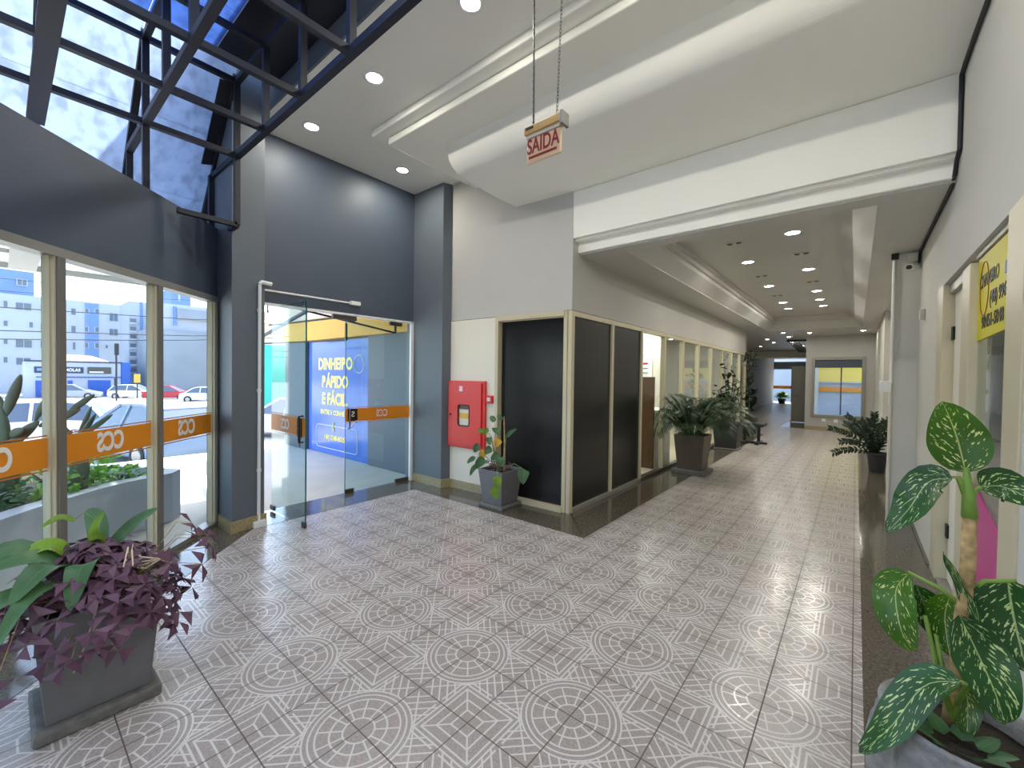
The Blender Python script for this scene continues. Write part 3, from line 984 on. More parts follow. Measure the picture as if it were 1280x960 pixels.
MB().beam((-4.44, 0.75, 2.90), (-4.44, 0.75, 3.53), 0.045, 0.045).build('upright', 'steel', t)
MB().beam((-5.10, 1.37, 2.98), (-5.10, 1.37, 3.53), 0.05, 0.05).build('upright', 'steel', t)
MB().beam((-5.10, 0.75, 2.4), (-5.10, 0.75, 3.53), 0.045, 0.045).build('upright', 'steel', t)
for y in ys[:4]:
    # sloping glazing rafters from the upper chord outwards
    MB().beam((-4.44, y, 4.26), (-5.85, y, 2.75), 0.05, 0.05).build('rafter', 'steel', t)

t = thing('skylight_glazing', (-3.4, -0.2, 3.0), 'blue and white translucent skylight panels, with added clear and end panels out of view', 'skylight')
def slope_pt(k, y, off=0.04):                        # k 0 at the ridge, 1 at the foot
    return V((-4.44 - 1.41 * k, y, 4.30 - 1.51 * k + off))
yy = [1.40, 0.75, 0.19, -0.45, -1.09, -1.73, -2.4, -3.4]
for j in range(7):
    for a, b in ((0.0, 0.3332), (0.3333, 0.6665), (0.6666, 1.0)):
        p = [slope_pt(a, yy[j] - 0.004), slope_pt(b, yy[j] - 0.004), slope_pt(b, yy[j + 1]), slope_pt(a, yy[j + 1])]
        nrm = V((-0.73, 0, 0.68)) * 0.006
        MB().add([q for q in p] + [q + nrm for q in p], [(0, 1, 2, 3), (7, 6, 5, 4), (0, 4, 5, 1), (1, 5, 6, 2), (2, 6, 7, 3), (3, 7, 4, 0)]).build('side_panel', 'poly_white', t)
for j in range(7):
    for i in range(1, 9):
        x0 = xs[i]
        x1 = xs[i + 1] if i < 8 else 0.51
        m_ = 'poly_blue' if (i <= 3 and j <= 2) else 'poly_clear'
        MB().box(x0 + 0.0, x1 - 0.003, yy[j + 1] + 0.0, (yy[j] if j else 1.2) - 0.003, 4.34, 4.346).build('roof_panel', m_, t)
MB().box(-5.9, 0.6, -3.41, -3.40, 2.2, 4.36).build('sun_block_panel', 'poly_white', t)  # unseen sheet added to close the rear against direct sun
S('trim_11', MB().box(-4.44, 0.55, 1.20, 1.72, 4.33, 4.40), 'steel', 'dark sheet gutter between the skylight and the ceiling edge')
fl = [V((-5.056, 1.277, 3.60)), V((-5.031, 1.425, 3.63)), V((-4.47, 1.425, 4.22)), V((-4.50, 1.277, 4.19))]
S('trim_12', MB().add(fl + [q + V((-0.015, 0, 0.015)) for q in fl], [(3, 2, 1, 0), (4, 5, 6, 7), (0, 1, 5, 4), (1, 2, 6, 5), (2, 3, 7, 6), (3, 0, 4, 7)]), 'steel', 'dark sheet flashing along the side of the skylight')

# ================================================================== OUTSIDE
S('floor_platform', MB().prism([(-5.02, 1.45), (-5.02, 4.2), (-9.6, 4.2), (-9.6, -6), (-0.2, -6), (-0.2, -3.4)], -1.2, -0.004), 'concrete_out', 'pale raised paving outside the entrance')
g = MB()
g.add([(-9.6, -40, -0.6), (-9.6, 40, -0.6), (-20, 40, -0.85), (-20, -40, -0.85), (-70, 40, -1.35), (-70, -40, -1.35), (-140, 60, -1.35), (-140, -60, -1.35)], [(0, 1, 2, 3), (3, 2, 4, 5), (5, 4, 6, 7)])
g.add([(-9.6, -40, -1.6), (-9.6, 40, -1.6), (-140, 60, -1.9), (-140, -60, -1.9)], [(3, 2, 1, 0)])
S('floor_street', g, 'asphalt', 'sunbleached street and parking area')
S('floor_lawn', MB().box(-9.55, -5.1, 4.2, 20, -1.1, -0.1), 'concrete_out', 'ground beside the neighbouring shop')

# neighbouring shop front with blue sign, at y = 4
S('wall_outside', MB().box(-6.42, -5.15, 3.97, 4.2, 0, 2.35).box(-9.6, -8.66, 3.93, 4.2, 0, 2.2).box(-8.66, -6.42, 4.02, 4.2, 0, 2.35), 'slate_light', 'grey rendered wall outside the glass doors')
S('wall_outside_fascia', MB().box(-9.7, -5.15, 3.90, 4.2, 2.2, 2.60), 'yellow_wall', 'yellow fascia above the blue shop sign')
S('wall_outside_upper', MB().box(-9.7, -5.15, 3.86, 4.2, 2.60, 3.2), 'beige_wall', 'beige wall above the yellow fascia')
S('ceiling_outside', MB().box(-7.0, -5.13, 2.0, 3.86, 2.70, 2.76), 'beige_wall', 'beige soffit outside the glass doors')
t = thing('blue_shop_sign', (-7.54, 4.0, 0.02), 'tall blue glazed sign in yellow letters outside the glass doors', 'sign')
MB().box(-8.64, -6.44, 4.0, 4.02, 0.0, 2.17).build('sign_panel', 'blue_sign', t)
MB().box(-8.66, -6.42, 3.985, 4.02, 2.17, 2.22).box(-8.70, -8.64, 3.985, 4.02, 0, 2.22).build('sign_frame', 'alu_dark', t)
X1 = V((1, 0, 0))
for s_, z_, sz, wd in (('DINHEIRO', 1.72, 0.30, 0.90), ('RÁPIDO', 1.38, 0.30, 0.90), ('E FÁCIL.', 1.05, 0.30, 0.90), ('ENTRE E CONHEÇA', 0.80, 0.125, 0.95), ('(48) 3248-8035', 0.32, 0.13, 0.95)):
    text('sign_letters', s_, sz, (-7.60, 3.997, z_), X1, Z, 'yellow_text', t, 0.002, 0.011 if sz > 0.2 else 0.004, sx=wd)
MB().tube([(-7.55 + 0.09 * math.cos(a), 3.995, 0.54 + 0.09 * math.sin(a)) for a in [PI * 0.7 + k * 0.14 for k in range(15)]], 0.018, 6).build('phone_mark', 'yellow_text', t)
b = MB()
pts = []
for cx, cz, a0 in ((0.75, 0.14, 0), (-0.75, 0.14, 90), (-0.75, -0.14, 180), (0.75, -0.14, 270)):
    for q in range(5):
        an = math.radians(a0 + q * 22.5)
        pts.append((-7.55 + cx * 0.9 + 0.08 * math.cos(an), 3.996, 0.33 + cz + 0.08 * math.sin(an)))
b.tube(pts + [pts[0]], 0.006, 5)
b.build('sign_outline', 'white', t)
MB().tube([(-6.75 + 0.16 * math.cos(k / 24 * 2 * PI), 3.996, 1.72 + 0.16 * math.sin(k / 24 * 2 * PI)) for k in range(25)], 0.006, 5).build('sign_badge', 'white', t)

t = thing('teal_wall', (-22, 9, -1), 'teal painted wall of the lot beyond the grey pillar', 'wall')
MB().box(-22.3, -22, 7.2, 14, -1.1, 2.9).build('wall_face', 'teal', t)
MB().box(-22.35, -21.95, 7.2, 14, 2.9, 3.0).build('wall_coping', 'bld_white', t)
t = thing('low_house', (-55, 26, -1.2), 'pale house with a dull roof behind the teal wall', 'building')
MB().box(-60, -50, 18.3, 34, -1.2, 7.0).build('wall', 'beige_wall', t)
MB().add([(-60.4, 17.9, 7.0), (-49.6, 17.9, 7.0), (-49.6, 34.4, 7.0), (-60.4, 34.4, 7.0), (-55, 21, 9.4), (-55, 31, 9.4)], [(0, 1, 4), (1, 2, 5, 4), (2, 3, 5), (3, 0, 4, 5), (3, 2, 1, 0)]).build('roof', 'roof_tile', t)

t = thing('concrete_block', (-5.38, 1.5, 0), 'small square concrete block standing outside the window beside the pillar', 'block')
MB().box(-5.50, -5.27, 1.43, 1.62, 0.0, 0.24).build('block_body', 'concrete_out', t, bevel=0.01)
MB().box(-5.47, -5.30, 1.46, 1.59, 0.24, 0.25).build('block_cap', 'saucer', t)
# swing arm awning frame seen above the doors
t = thing('awning_frame', (-6.4, 3.2, 2.2), 'thin dark metal awning bars outside above the glass doors', 'awning frame')
f = MB()
f.beam((-9.2, 3.3, 2.25), (-5.15, 2.86, 2.655), 0.05, 0.04)
f.build('awning_arm', 'steel', t)
MB().beam((-5.3, 3.72, 2.16), (-5.9, 2.6, 2.42), 0.025, 0.025).beam((-5.3, 3.72, 2.16), (-5.3, 3.72, 2.34), 0.025, 0.025).build('awning_bracket', 'black', t)
MB().beam((-6.3, 3.5, 2.08), (-9.0, 3.1, 2.10), 0.025, 0.025).beam((-6.3, 3.5, 2.08), (-6.3, 3.5, 2.35), 0.03, 0.03).build('awning_bracket', 'black', t)

# canopy outside the entrance windows
t = thing('entrance_canopy', (-6.0, -0.6, 2.7), 'flat pale canopy with grey cross beams outside the entrance windows', 'canopy')
MB().prism([(-5.15, 1.95), (-7.02, 1.95), (-7.25, -3.0), (-2.2, -3.0), (-5.15, 0.45)], 2.70, 2.712).build('canopy_sheet', 'poly_canopy', t)
MB().obox((-7.0, 2.0, 2.64), (-0.26, -5.0, 0), (-0.06, 0.003, 0), (0, 0, 0.09)).build('canopy_edge', 'alu_grey', t)
MB().obox((-6.2, 2.0, 2.66), (-0.26, -5.0, 0), (-0.05, 0.003, 0), (0, 0, 0.04)).build('canopy_edge', 'alu_grey', t)
for y_ in (1.16, 0.06, -1.2):
    MB().box(-7.08, -5.3 - min(0, y_ - 0.4) * 1.0, y_, y_ + 0.20, 2.63, 2.70).build('canopy_beam', 'alu_grey', t)

# curved concrete planter bed outside
cur = [(-3.6, -1.35), (-4.2, -0.42), (-4.557, -0.006), (-4.76, 0.16), (-4.93, 0.33), (-5.12, 0.53), (-5.27, 0.74), (-5.34, 0.95), (-5.42, 1.12), (-5.58, 1.22)]
inner = []
for i, p in enumerate(cur):
    a = V((*cur[max(i - 1, 0)], 0)); b = V((*cur[min(i + 1, len(cur) - 1)], 0))
    d = (b - a).normalized()
    inner.append((p[0] - 0.16 * d.y * 1.0 * (1 if True else 0) * (1), p[1] + 0.16 * d.x))
inner = [(p[0] - 0.12, p[1] - 0.10) for p in cur]
t = thing('concrete_planter_bed', (-5.6, 0.0, 0), 'curved white concrete planting bed outside the entrance windows', 'planter')
g = MB()
g.prism(cur + inner[::-1], 0.0, 0.50)
g.prism([(-5.58, 1.22), (-5.70, 1.12), (-7.2, 0.2), (-7.1, 0.36)], 0.0, 0.5)
g.build('bed_wall', 'bld_white', t)
MB().prism(inner + [(-7.15, 0.3), (-7.4, -0.6), (-6.5, -2.2), (-4.4, -2.2)], 0.0, 0.42).build('bed_soil', 'soil', t)

def rnd_dir():
    while True:
        v = V((random.uniform(-1, 1), random.uniform(-1, 1), random.uniform(-1, 1)))
        if 0.1 < v.length < 1:
            return v.normalized()

def bush(name, c, rx, ry, rz, n, size, m, label, cat, group=None, stems='stem_dark'):
    t = thing(name, (c[0], c[1], c[2]), label, cat, group)
    fo = MB()
    for k in range(n):
        d = rnd_dir()
        r = random.uniform(0.35, 1.0) ** 0.5
        p = V((c[0] + d.x * rx * r, c[1] + d.y * ry * r, c[2] + rz * (0.55 + 0.5 * d.z * r)))
        o = (d + V((0, 0, 0.4)) + rnd_dir() * 0.8).normalized()
        L = size * random.uniform(0.7, 1.3)
        fo.leaf([p, p + o * L * 0.5, p + o * L + V((0, 0, -L * 0.2))], L * 0.6, rnd_dir() + V((0, 0, 1.2)), 0.1, 3)
    fo.build('foliage', m, t)
    st = MB()
    for k in range(6):
        a = k / 6 * 2 * PI
        st.tube([(c[0], c[1], c[2]), (c[0] + rx * 0.5 * math.cos(a), c[1] + ry * 0.5 * math.sin(a), c[2] + rz * 0.6)], 0.008, 5)
    st.build('branches', stems, t)
    return t
bush('leafy_shrub', (-5.55, 0.35, 0.42), 0.42, 0.42, 0.34, 420, 0.07, 'shrub', 'bright green leafy shrub in the concrete bed beside the second window post', 'shrub')
bush('leafy_shrub', (-5.15, -0.25, 0.42), 0.40, 0.40, 0.22, 380, 0.06, 'green_leaf', 'low dark green ground plant spilling over the concrete bed below the cactus', 'shrub')
bush('leafy_shrub', (-5.65, 0.75, 0.42), 0.26, 0.22, 0.16, 140, 0.06, 'shrub', 'small sprawling green shrub at the tip of the concrete bed', 'shrub')

def cactus(base, pads, label):
    t = thing('prickly_pear_cactus', base, label, 'cactus')
    MB().tube([base, V(base) + V((0.02, 0.02, 0.28)), V(base) + V((0.0, 0.0, 0.55))], [0.07, 0.065, 0.05], 10).build('trunk', 'cactus', t, smooth=True)
    for (a, b, wdt) in pads:
        a, b = V(a), V(b)
        d = b - a
        n_ = 9
        mb = MB()
        pts = [a + d * (i / n_) for i in range(n_ + 1)]
        rad = [max(0.006, wdt * math.sin(PI * min(0.97, (i + 0.4) / (n_ + 0.6))) ** 0.6) for i in range(n_ + 1)]
        mb.tube(pts, rad, 10)
        # flatten the pad
        ax = d.normalized().cross(V((0.63, -0.77, 0.1))).normalized()
        nn_ = ax.cross(d.normalized()).normalized()
        for i, p in enumerate(mb.v):
            q = p - a
            k = q.dot(nn_)
            mb.v[i] = p - nn_ * k * 0.6
        mb.build('pad', 'cactus', t, smooth=True)
    return t
cactus((-5.35, 0.02, 0.40), [
    ((-5.35, 0.02, 0.90), (-5.40, 0.00, 1.22), 0.06), ((-5.38, 0.02, 1.15), (-5.36, 0.11, 1.50), 0.05), ((-5.36, 0.02, 0.9), (-5.18, 0.20, 1.12), 0.05),
    ((-5.18, 0.20, 1.08), (-4.98, 0.42, 1.22), 0.04), ((-5.15, 0.22, 1.08), (-5.02, 0.40, 0.98), 0.035), ((-5.36, 0.02, 0.92), (-5.46, -0.10, 1.10), 0.05),
    ((-5.42, 0.02, 1.12), (-5.52, -0.02, 1.34), 0.045), ((-5.22, 0.18, 1.12), (-5.14, 0.24, 1.32), 0.03), ((-5.36, 0.04, 1.0), (-5.16, 0.12, 1.06), 0.04),
    ((-5.05, 0.36, 1.2), (-4.93, 0.50, 1.34), 0.03)], 'branching grey green prickly pear cactus in the concrete bed')
cactus((-5.28, 0.42, 0.42), [
    ((-5.28, 0.42, 0.90), (-5.16, 0.53, 1.16), 0.028), ((-5.28, 0.42, 0.90), (-5.32, 0.52, 1.22), 0.026), ((-5.22, 0.46, 0.98), (-5.02, 0.62, 1.16), 0.024),
    ((-5.28, 0.42, 0.90), (-5.35, 0.32, 1.10), 0.025)], 'small slim cactus in the concrete bed behind the second window post')

# ------------------------------------------------------------------ cars
def car(name, loc, heading, paint, label, kind='hatch', group=None):
    t = thing(name, (0, 0, 0), label, 'car', group)
    Lh, wd = 2.05, 0.86
    low = [(-2.05, 0.45), (-2.0, 0.72), (-1.9, 0.86), (-1.0, 0.92), (1.0, 0.90), (1.85, 0.72), (2.05, 0.55), (2.05, 0.30), (1.9, 0.22), (-1.95, 0.22)]
    n = len(low)
    m_ = MB()
    ws = [0.80, 0.86, 0.86, 0.80]
    ysn = [-wd, -wd * 0.93, wd * 0.93, wd]
    rings = []
    for w_, sc in ((-wd, 0.965), (-wd * 0.9, 1.0), (wd * 0.9, 1.0), (wd, 0.965)):
        rings.append([(x * sc, w_, 0.5 + (z - 0.5) * (sc if abs(sc - 1) < 1e-6 else 0.86)) for x, z in low])
    vs = [p for r in rings for p in r]
    fs = [tuple(range(n)), tuple(range(4 * n - 1, 3 * n - 1, -1))]
    for i in range(3):
        for k in range(n):
            k2 = (k + 1) % n
            fs.append((i * n + k, (i + 1) * n + k, (i + 1) * n + k2, i * n + k2))
    m_.add(vs, fs)
    m_.build('car_body', paint, t, bevel=0.05)
    if kind == 'hatch':
        cab = [(-1.95, 0.85), (-1.55, 1.36), (-0.9, 1.46), (0.1, 1.44), (1.05, 0.88)]
    else:
        cab = [(-1.55, 0.88), (-0.95, 1.32), (-0.5, 1.42), (0.2, 1.40), (1.1, 0.88)]
    def cabin(in_, zs):
        b = MB()
        nn_ = len(cab)
        vs = []
        for w_ in (-1, 1):
            for x, z in cab:
                hw = 0.80 - (z - 0.88) * 0.42
                vs.append((x, w_ * (hw + in_), z + zs))
        fs = [tuple(range(nn_ - 1, -1, -1)), tuple(range(nn_, 2 * nn_))] + [(i, i + 1, i + 1 + nn_, i + nn_) for i in range(nn_ - 1)] + [(nn_ - 1, 0, nn_, 2 * nn_ - 1)]
        return b.add(vs, fs)
    cabin(0.0, 0.0).build('car_windows', 'bld_glass', t)
    b = MB()
    for i in (1, 2):
        (x0, z0), (x1, z1) = cab[i], cab[i + 1]
        h0, h1 = 0.80 - (z0 - 0.88) * 0.42 + 0.02, 0.80 - (z1 - 0.88) * 0.42 + 0.02
        b.add([(x0, -h0, z0 - 0.03), (x1, -h1, z1 - 0.03), (x1, h1, z1 - 0.03), (x0, h0, z0 - 0.03), (x0, -h0, z0 + 0.03), (x1, -h1, z1 + 0.03), (x1, h1, z1 + 0.03), (x0, h0, z0 + 0.03)],
              [(0, 3, 2, 1), (4, 5, 6, 7), (0, 1, 5, 4), (1, 2, 6, 5), (2, 3, 7, 6), (3, 0, 4, 7)])
    for w_ in (-1, 1):
        for i in range(len(cab) - 1):
            (x0, z0), (x1, z1) = cab[i], cab[i + 1]
            if i in (0, 3):
                h0, h1 = 0.80 - (z0 - 0.88) * 0.42, 0.80 - (z1 - 0.88) * 0.42
                b.beam((x0, w_ * h0, z0), (x1, w_ * h1, z1), 0.07, 0.07)
        b.beam((-0.35, w_ * 0.80, 0.88), (-0.35, w_ * 0.57, 1.44), 0.07, 0.05)
    b.build('car_roof', paint, t)
    for x in (-1.28, 1.28):
        for s_ in (-1, 1):
            wv = MB()
            y0 = s_ * 0.70
            y1 = s_ * 0.88
            N = 20
            ring = lambda r, y: [(x + r * math.cos(2 * PI * k / N), y, 0.31 + r * math.sin(2 * PI * k / N)) for k in range(N)]
            wv.add(ring(0.31, y0) + ring(0.31, y1), [tuple(range(N)), tuple(range(2 * N - 1, N - 1, -1))] + [(k, (k + 1) % N, (k + 1) % N + N, k + N) for k in range(N)])
            wh = wv.build('wheel', 'tire', t)
            hv = MB()
            hv.add(ring(0.19, y1) + ring(0.17, y1 + s_ * 0.015), [tuple(range(N)), tuple(range(2 * N - 1, N - 1, -1))] + [(k, (k + 1) % N, (k + 1) % N + N, k + N) for k in range(N)])
            hv.build('hubcap', 'chrome', wh)
    for s_ in (-1, 1):
        MB().box(-2.06, -1.92, s_ * 0.80, s_ * 0.50, 0.72, 0.84).build('tail_light', 'red', t)
        MB().box(1.86, 2.0, s_ * 0.80, s_ * 0.48, 0.56, 0.68).build('head_light', 'white', t)
    t.location = loc
    t.rotation_euler = (0, 0, math.radians(heading))
    return t
P_white = mat('white_car_paint', (226, 228, 232), 0.25)
P_grey = mat('blue_grey_car_paint', (110, 130, 158), 0.25)
P_red = mat('red_car_paint', (170, 34, 48), 0.25)
P_silver = mat('silver_car_paint', (150, 156, 160), 0.25)
car('parked_car', (-19.2, 0.4, -0.84), 255, P_white, 'white hatchback with red tail light parked beyond the cactus')  # parked car positions derived from image pixels, some nudged apart afterwards
car('parked_car', (-14.3, 2.5, -0.74), 195, P_grey, 'blue grey car parked just past the raised paving')
car('parked_car', (-61.2, 4.7, -1.33), 70, P_silver, 'small silver car at the left end of the far parked row')
car('parked_car', (-58.6, 9.0, -1.33), 55, P_white, 'white hatchback in the far parked row left of the red car', )
car('parked_car', (-53.8, 10.9, -1.29), 55, P_red, 'red car in the far parked row', 'sedan')
car('parked_car', (-46.8, 12.3, -1.25), 55, P_white, 'white sedan in the far parked row right of the red car', 'sedan')
car('parked_car', (-16.0, 6.9, -0.80), 200, P_white, 'white car seen low through the open door leaf')
car('parked_car', (-20.6, 10.2, -0.86), 200, P_silver, 'silver grey car in front of the teal wall')

# ------------------------------------------------------------------ buildings across the street
t = thing('apartment_building', (-86, 5, -1.35), 'long white apartment block with small windows across the street', 'building')  # street buildings scaled about the camera onto farther planes, results pasted in
MB().box(-92, -80, -14, 11.45, -1.35, 10.8).build('wall', 'bld_white', t)
MB().box(-80, -79.96, 7.23, 8.57, -1.30, 10.6).build('wall_panel', 'bld_blue', t, label='pale blue vertical wall panel')
MB().box(-91, -80.5, -4, 2.8, 10.8, 13.83).build('roof_house', 'bld_blue', t)
APT = [(0.29, 0.65, 9.15, 9.87), (1.24, 2.55, 8.97, 9.82), (3.28, 4.23, 8.93, 9.75), (0.28, 0.64, 6.85, 7.49), (2.32, 2.67, 6.86, 7.51), (3.27, 4.21, 6.46, 7.45), (0.27, 0.63, 4.67, 5.27), (1.21, 2.57, 4.33, 5.26), (3.25, 4.2, 4.37, 5.25), (0.25, 0.61, 2.42, 3.07), (1.24, 2.45, 2.18, 3.02), (5.95, 6.41, 8.89, 9.71), (7.23, 7.6, 9.25, 9.83), (8.21, 8.61, 9.33, 9.93), (9.61, 10.49, 8.5, 9.54), (5.95, 6.4, 6.59, 7.42), (7.21, 7.56, 6.81, 7.41), (8.2, 8.59, 6.85, 7.46), (9.6, 10.48, 6.51, 7.38), (6.07, 6.36, 4.33, 5.25), (7.21, 7.55, 4.67, 5.29), (8.19, 8.57, 4.67, 5.3), (9.2, 9.47, 4.69, 5.1), (1.4, 2.19, 12.0, 12.7)]  # window rectangles computed beforehand from image pixels
for y0, y1, z0, z1 in APT:
    wf = MB().box(-80.10, -79.94, y0 - 0.06, y1 + 0.06, z0 - 0.06, z1 + 0.06).build('window', 'bld_white', t)
    b = MB()
    n_ = 2 if y1 - y0 > 0.6 else 1
    for q in range(n_):
        a0 = y0 + (y1 - y0) * q / n_
        a1 = y0 + (y1 - y0) * (q + 1) / n_
        b.box(-80.0, -79.92, a0 + 0.03, a1 - 0.03, z0, z1)
    b.build('window_pane', 'bld_glass', wf)

t = thing('blue_shop_building', (-67, 5, -1.35), 'low white and blue repair shop across the street', 'building')
MB().box(-72, -64, 1.56, 8.63, -1.35, 2.40).build('wall', 'bld_white', t)
MB().box(-64.1, -63.85, 1.5, 8.78, 2.40, 2.55).build('parapet', 'navy', t)
MB().box(-63.99, -63.9, 2.3, 8.64, 0.78, 0.90).build('stripe', 'blue_shop', t)
MB().box(-66, -63.8, 8.66, 9.4, -1.35, 2.51).build('side_wall', 'blue_shop', t)
MB().add([(-72, 2.65, 2.5), (-64.2, 2.65, 2.5), (-64.2, 7.87, 2.5), (-72, 7.87, 2.5), (-68, 4.2, 3.3), (-68, 6.6, 3.3)], [(0, 1, 4), (1, 2, 5, 4), (2, 3, 5), (3, 0, 4, 5), (3, 2, 1, 0)]).build('roof', 'roof_tile', t)
for a, b, c, d in ((2.25, 3.35, -1.2, 0.49), (4.5, 4.85, -1.2, 0.49), (5.99, 7.77, -1.2, 0.52)):
    MB().box(-63.99, -63.92, a, b, c, d).build('shutter', 'blue_shop', t)
sg = MB().box(-63.99, -63.9, 2.18, 5.66, 1.26, 1.90).build('shop_sign', 'navy', t)
text('sign_letters', 'FREIOS MOLAS', 0.42, (-63.88, 4.25, 1.58), V((0, 1, 0)), Z, 'white', sg, 0.01, 0.01, sx=0.85)
MB().tube([(-63.88, 2.35, 1.6), (-63.88, 2.85, 1.6)], 0.14, 12).build('sign_badge', 'bld_blue', sg)
sg = MB().box(-63.99, -63.9, 5.96, 7.81, 1.22, 1.94).build('shop_sign', 'alu_dark', t)
MB().box(-63.9, -63.86, 6.1, 7.2, 1.32, 1.46).build('sign_stripe', 'white', sg)

t = thing('narrow_tower_building', (-73, 11.3, -1.35), 'narrow white balcony tower beside the blank grey wall', 'building')
MB().box(-76, -70, 10.16, 14.0, -1.35, 10.3).build('wall', 'bld_white', t)
MB().box(-70.05, -69.97, 11.2, 11.5, -1.35, 10.3).build('wall_stripe', 'bld_blue', t)
for (y0, y1, z0, z1) in [(10.28, 10.85, 7.68, 8.12), (10.28, 10.85, 6.64, 7.1), (10.28, 10.84, 5.65, 6.1), (10.27, 10.84, 4.56, 5.03), (10.27, 10.84, 3.48, 3.95), (10.27, 10.84, 2.47, 2.95), (10.27, 10.84, 1.46, 1.96)]:
    MB().box(-70.0, -69.93, y0, y1, z0, z1).build('window_pane', 'bld_glass', t)
    MB().box(-70.0, -69.75, y0 - 0.05, y1 + 0.08, z0 - 0.30, z0 - 0.02).build('balcony', 'bld_white', t)
t = thing('blank_wall_building', (-70, 16, -1.35), 'large windowless grey building across the street', 'building')
MB().box(-76, -64, 10.9, 30, -1.35, 6.54).build('wall', 'bld_grey', t)
MB().box(-76, -64.5, 12.44, 30, 6.54, 9.78).build('upper_wall', 'bld_white', t)
MB().box(-64.5, -64.0, 13.71, 30, 8.06, 9.31).build('recess', 'bld_grey', t)
MB().box(-64.5, -64.2, 13.4, 13.7, 7.2, 9.5).build('recess_edge', 'bld_blue', t)
t = thing('distant_blue_tower', (-96, 21, -1.35), 'distant blue block rising behind the grey building', 'building')
MB().box(-99, -92, 18.9, 21.6, -1.35, 16.2).build('wall', 'bld_blue', t)
MB().box(-93, -91.9, 19.8, 20.1, 14, 16.8).build('roof_mast', 'bld_white', t)
t = thing('yellow_street_sign', (-57, 8.95, -1.3), 'small yellow sign board on a post before the grey building', 'sign')
MB().box(-57.3, -57.2, 8.7, 9.19, 0.38, 1.27).build('sign_board', 'yellow_wall', t)
MB().tube([(-57.25, 8.95, -1.3), (-57.25, 8.95, 0.4)], 0.05, 8).build('sign_post', 'steel', t)
t = thing('traffic_light_pole', (-52, 6.7, -1.28), 'dark traffic light pole in front of the blue repair shop', 'traffic light')
MB().tube([(-52, 6.7, -1.28), (-52, 6.7, 3.2)], 0.07, 8).build('pole_shaft', 'steel', t)
MB().box(-52.15, -51.85, 6.58, 6.86, 3.0, 4.05).build('light_head', 'black', t)
MB().box(-52.1, -51.9, 6.55, 6.75, 0.2, 0.9).build('control_box', 'steel', t)
for (za, zb, lab) in ((4.36, 4.62, 'highest heavy'), (3.31, 3.66, 'middle heavy'), (2.92, 3.41, 'lowest thin')):
    MB().tube([(-30, -14, za - 0.4), (-30, -6, za - 0.25), (-30, 0, za), (-30, 4.3, (za + zb) / 2 + 0.02), (-30, 7.2, zb), (-30, 18, zb + 1.2)], 0.022, 5).build('overhead_cable', 'wire', label=lab + ' overhead street cable crossing the windows', category='cable')
for (za, zb, lab) in ((5.75, 6.04, 'upper faint'), (5.2, 5.55, 'lower faint')):
    MB().tube([(-30, -14, za - 0.6), (-30, 2.5, za), (-30, 5.3, zb), (-30, 18, zb + 1.2)], 0.012, 5).build('overhead_cable', 'wire', label=lab + ' overhead street cable against the sky', category='cable')

# ================================================================== ENTRANCE DOORS
# left leaf, open inwards
t = thing('glass_door_leaf', (-5.02, 1.92, 0), 'left frameless glass door leaf standing open into the hall', 'glass door')
MB().box(-5.02, -4.20, 1.912, 1.922, 0.015, 2.27).build('glass_pane', 'glass_door', t)
MB().box(-4.204, -4.198, 1.911, 1.923, 0.015, 2.27).build('glass_edge', 'glass_edge', t)
for x0, x1, z0, z1 in ((-4.27, -4.20, 0.0, 0.06), (-5.04, -4.94, 0.02, 0.07)):
    MB().box(x0, x1, 1.905, 1.929, z0, z1).build('patch_fitting', 'alu_dark', t, bevel=0.002)
MB().box(-4.27, -4.22, 1.905, 1.929, 2.21, 2.26).build('patch_fitting', 'chrome', t, bevel=0.002)
MB().box(-5.02, -4.20, 1.908, 1.9105, 0.915, 1.095).build('vinyl_band', 'orange', t)
MB().box(-5.02, -4.20, 1.908, 1.9105, 1.105, 1.111).box(-5.02, -4.20, 1.908, 1.9105, 0.898, 0.904).build('vinyl_line', 'orange_dark', t)
text('logo_letters', 'CCS', 0.15, (-4.66, 1.9065, 1.0), V((-1, 0, 0)), Z, 'white', t, 0.001, 0.004, sx=0.68)
MB().box(-4.36, -4.27, 1.898, 1.912, 0.90, 1.09).build('lock_plate', 'black', t, bevel=0.002)
text('plate_letter', 'S', 0.10, (-4.315, 1.8965, 1.0), V((-1, 0, 0)), Z, 'white', t, 0.001, 0.001)
MB().tube([(-4.225, 1.90, 1.12), (-4.225, 1.86, 1.12), (-4.225, 1.86, 0.86), (-4.225, 1.90, 0.86)], 0.011, 8).build('door_handle', 'black', t)
MB().add([(-4.36, 1.905, 0.90), (-4.27, 1.905, 0.90), (-4.30, 1.905, 0.80)], [(0, 1, 2)]).tube([(-4.35, 1.90, 0.88), (-4.31, 1.90, 0.80), (-4.28, 1.90, 0.88)], 0.005, 5).build('latch', 'chrome', t)
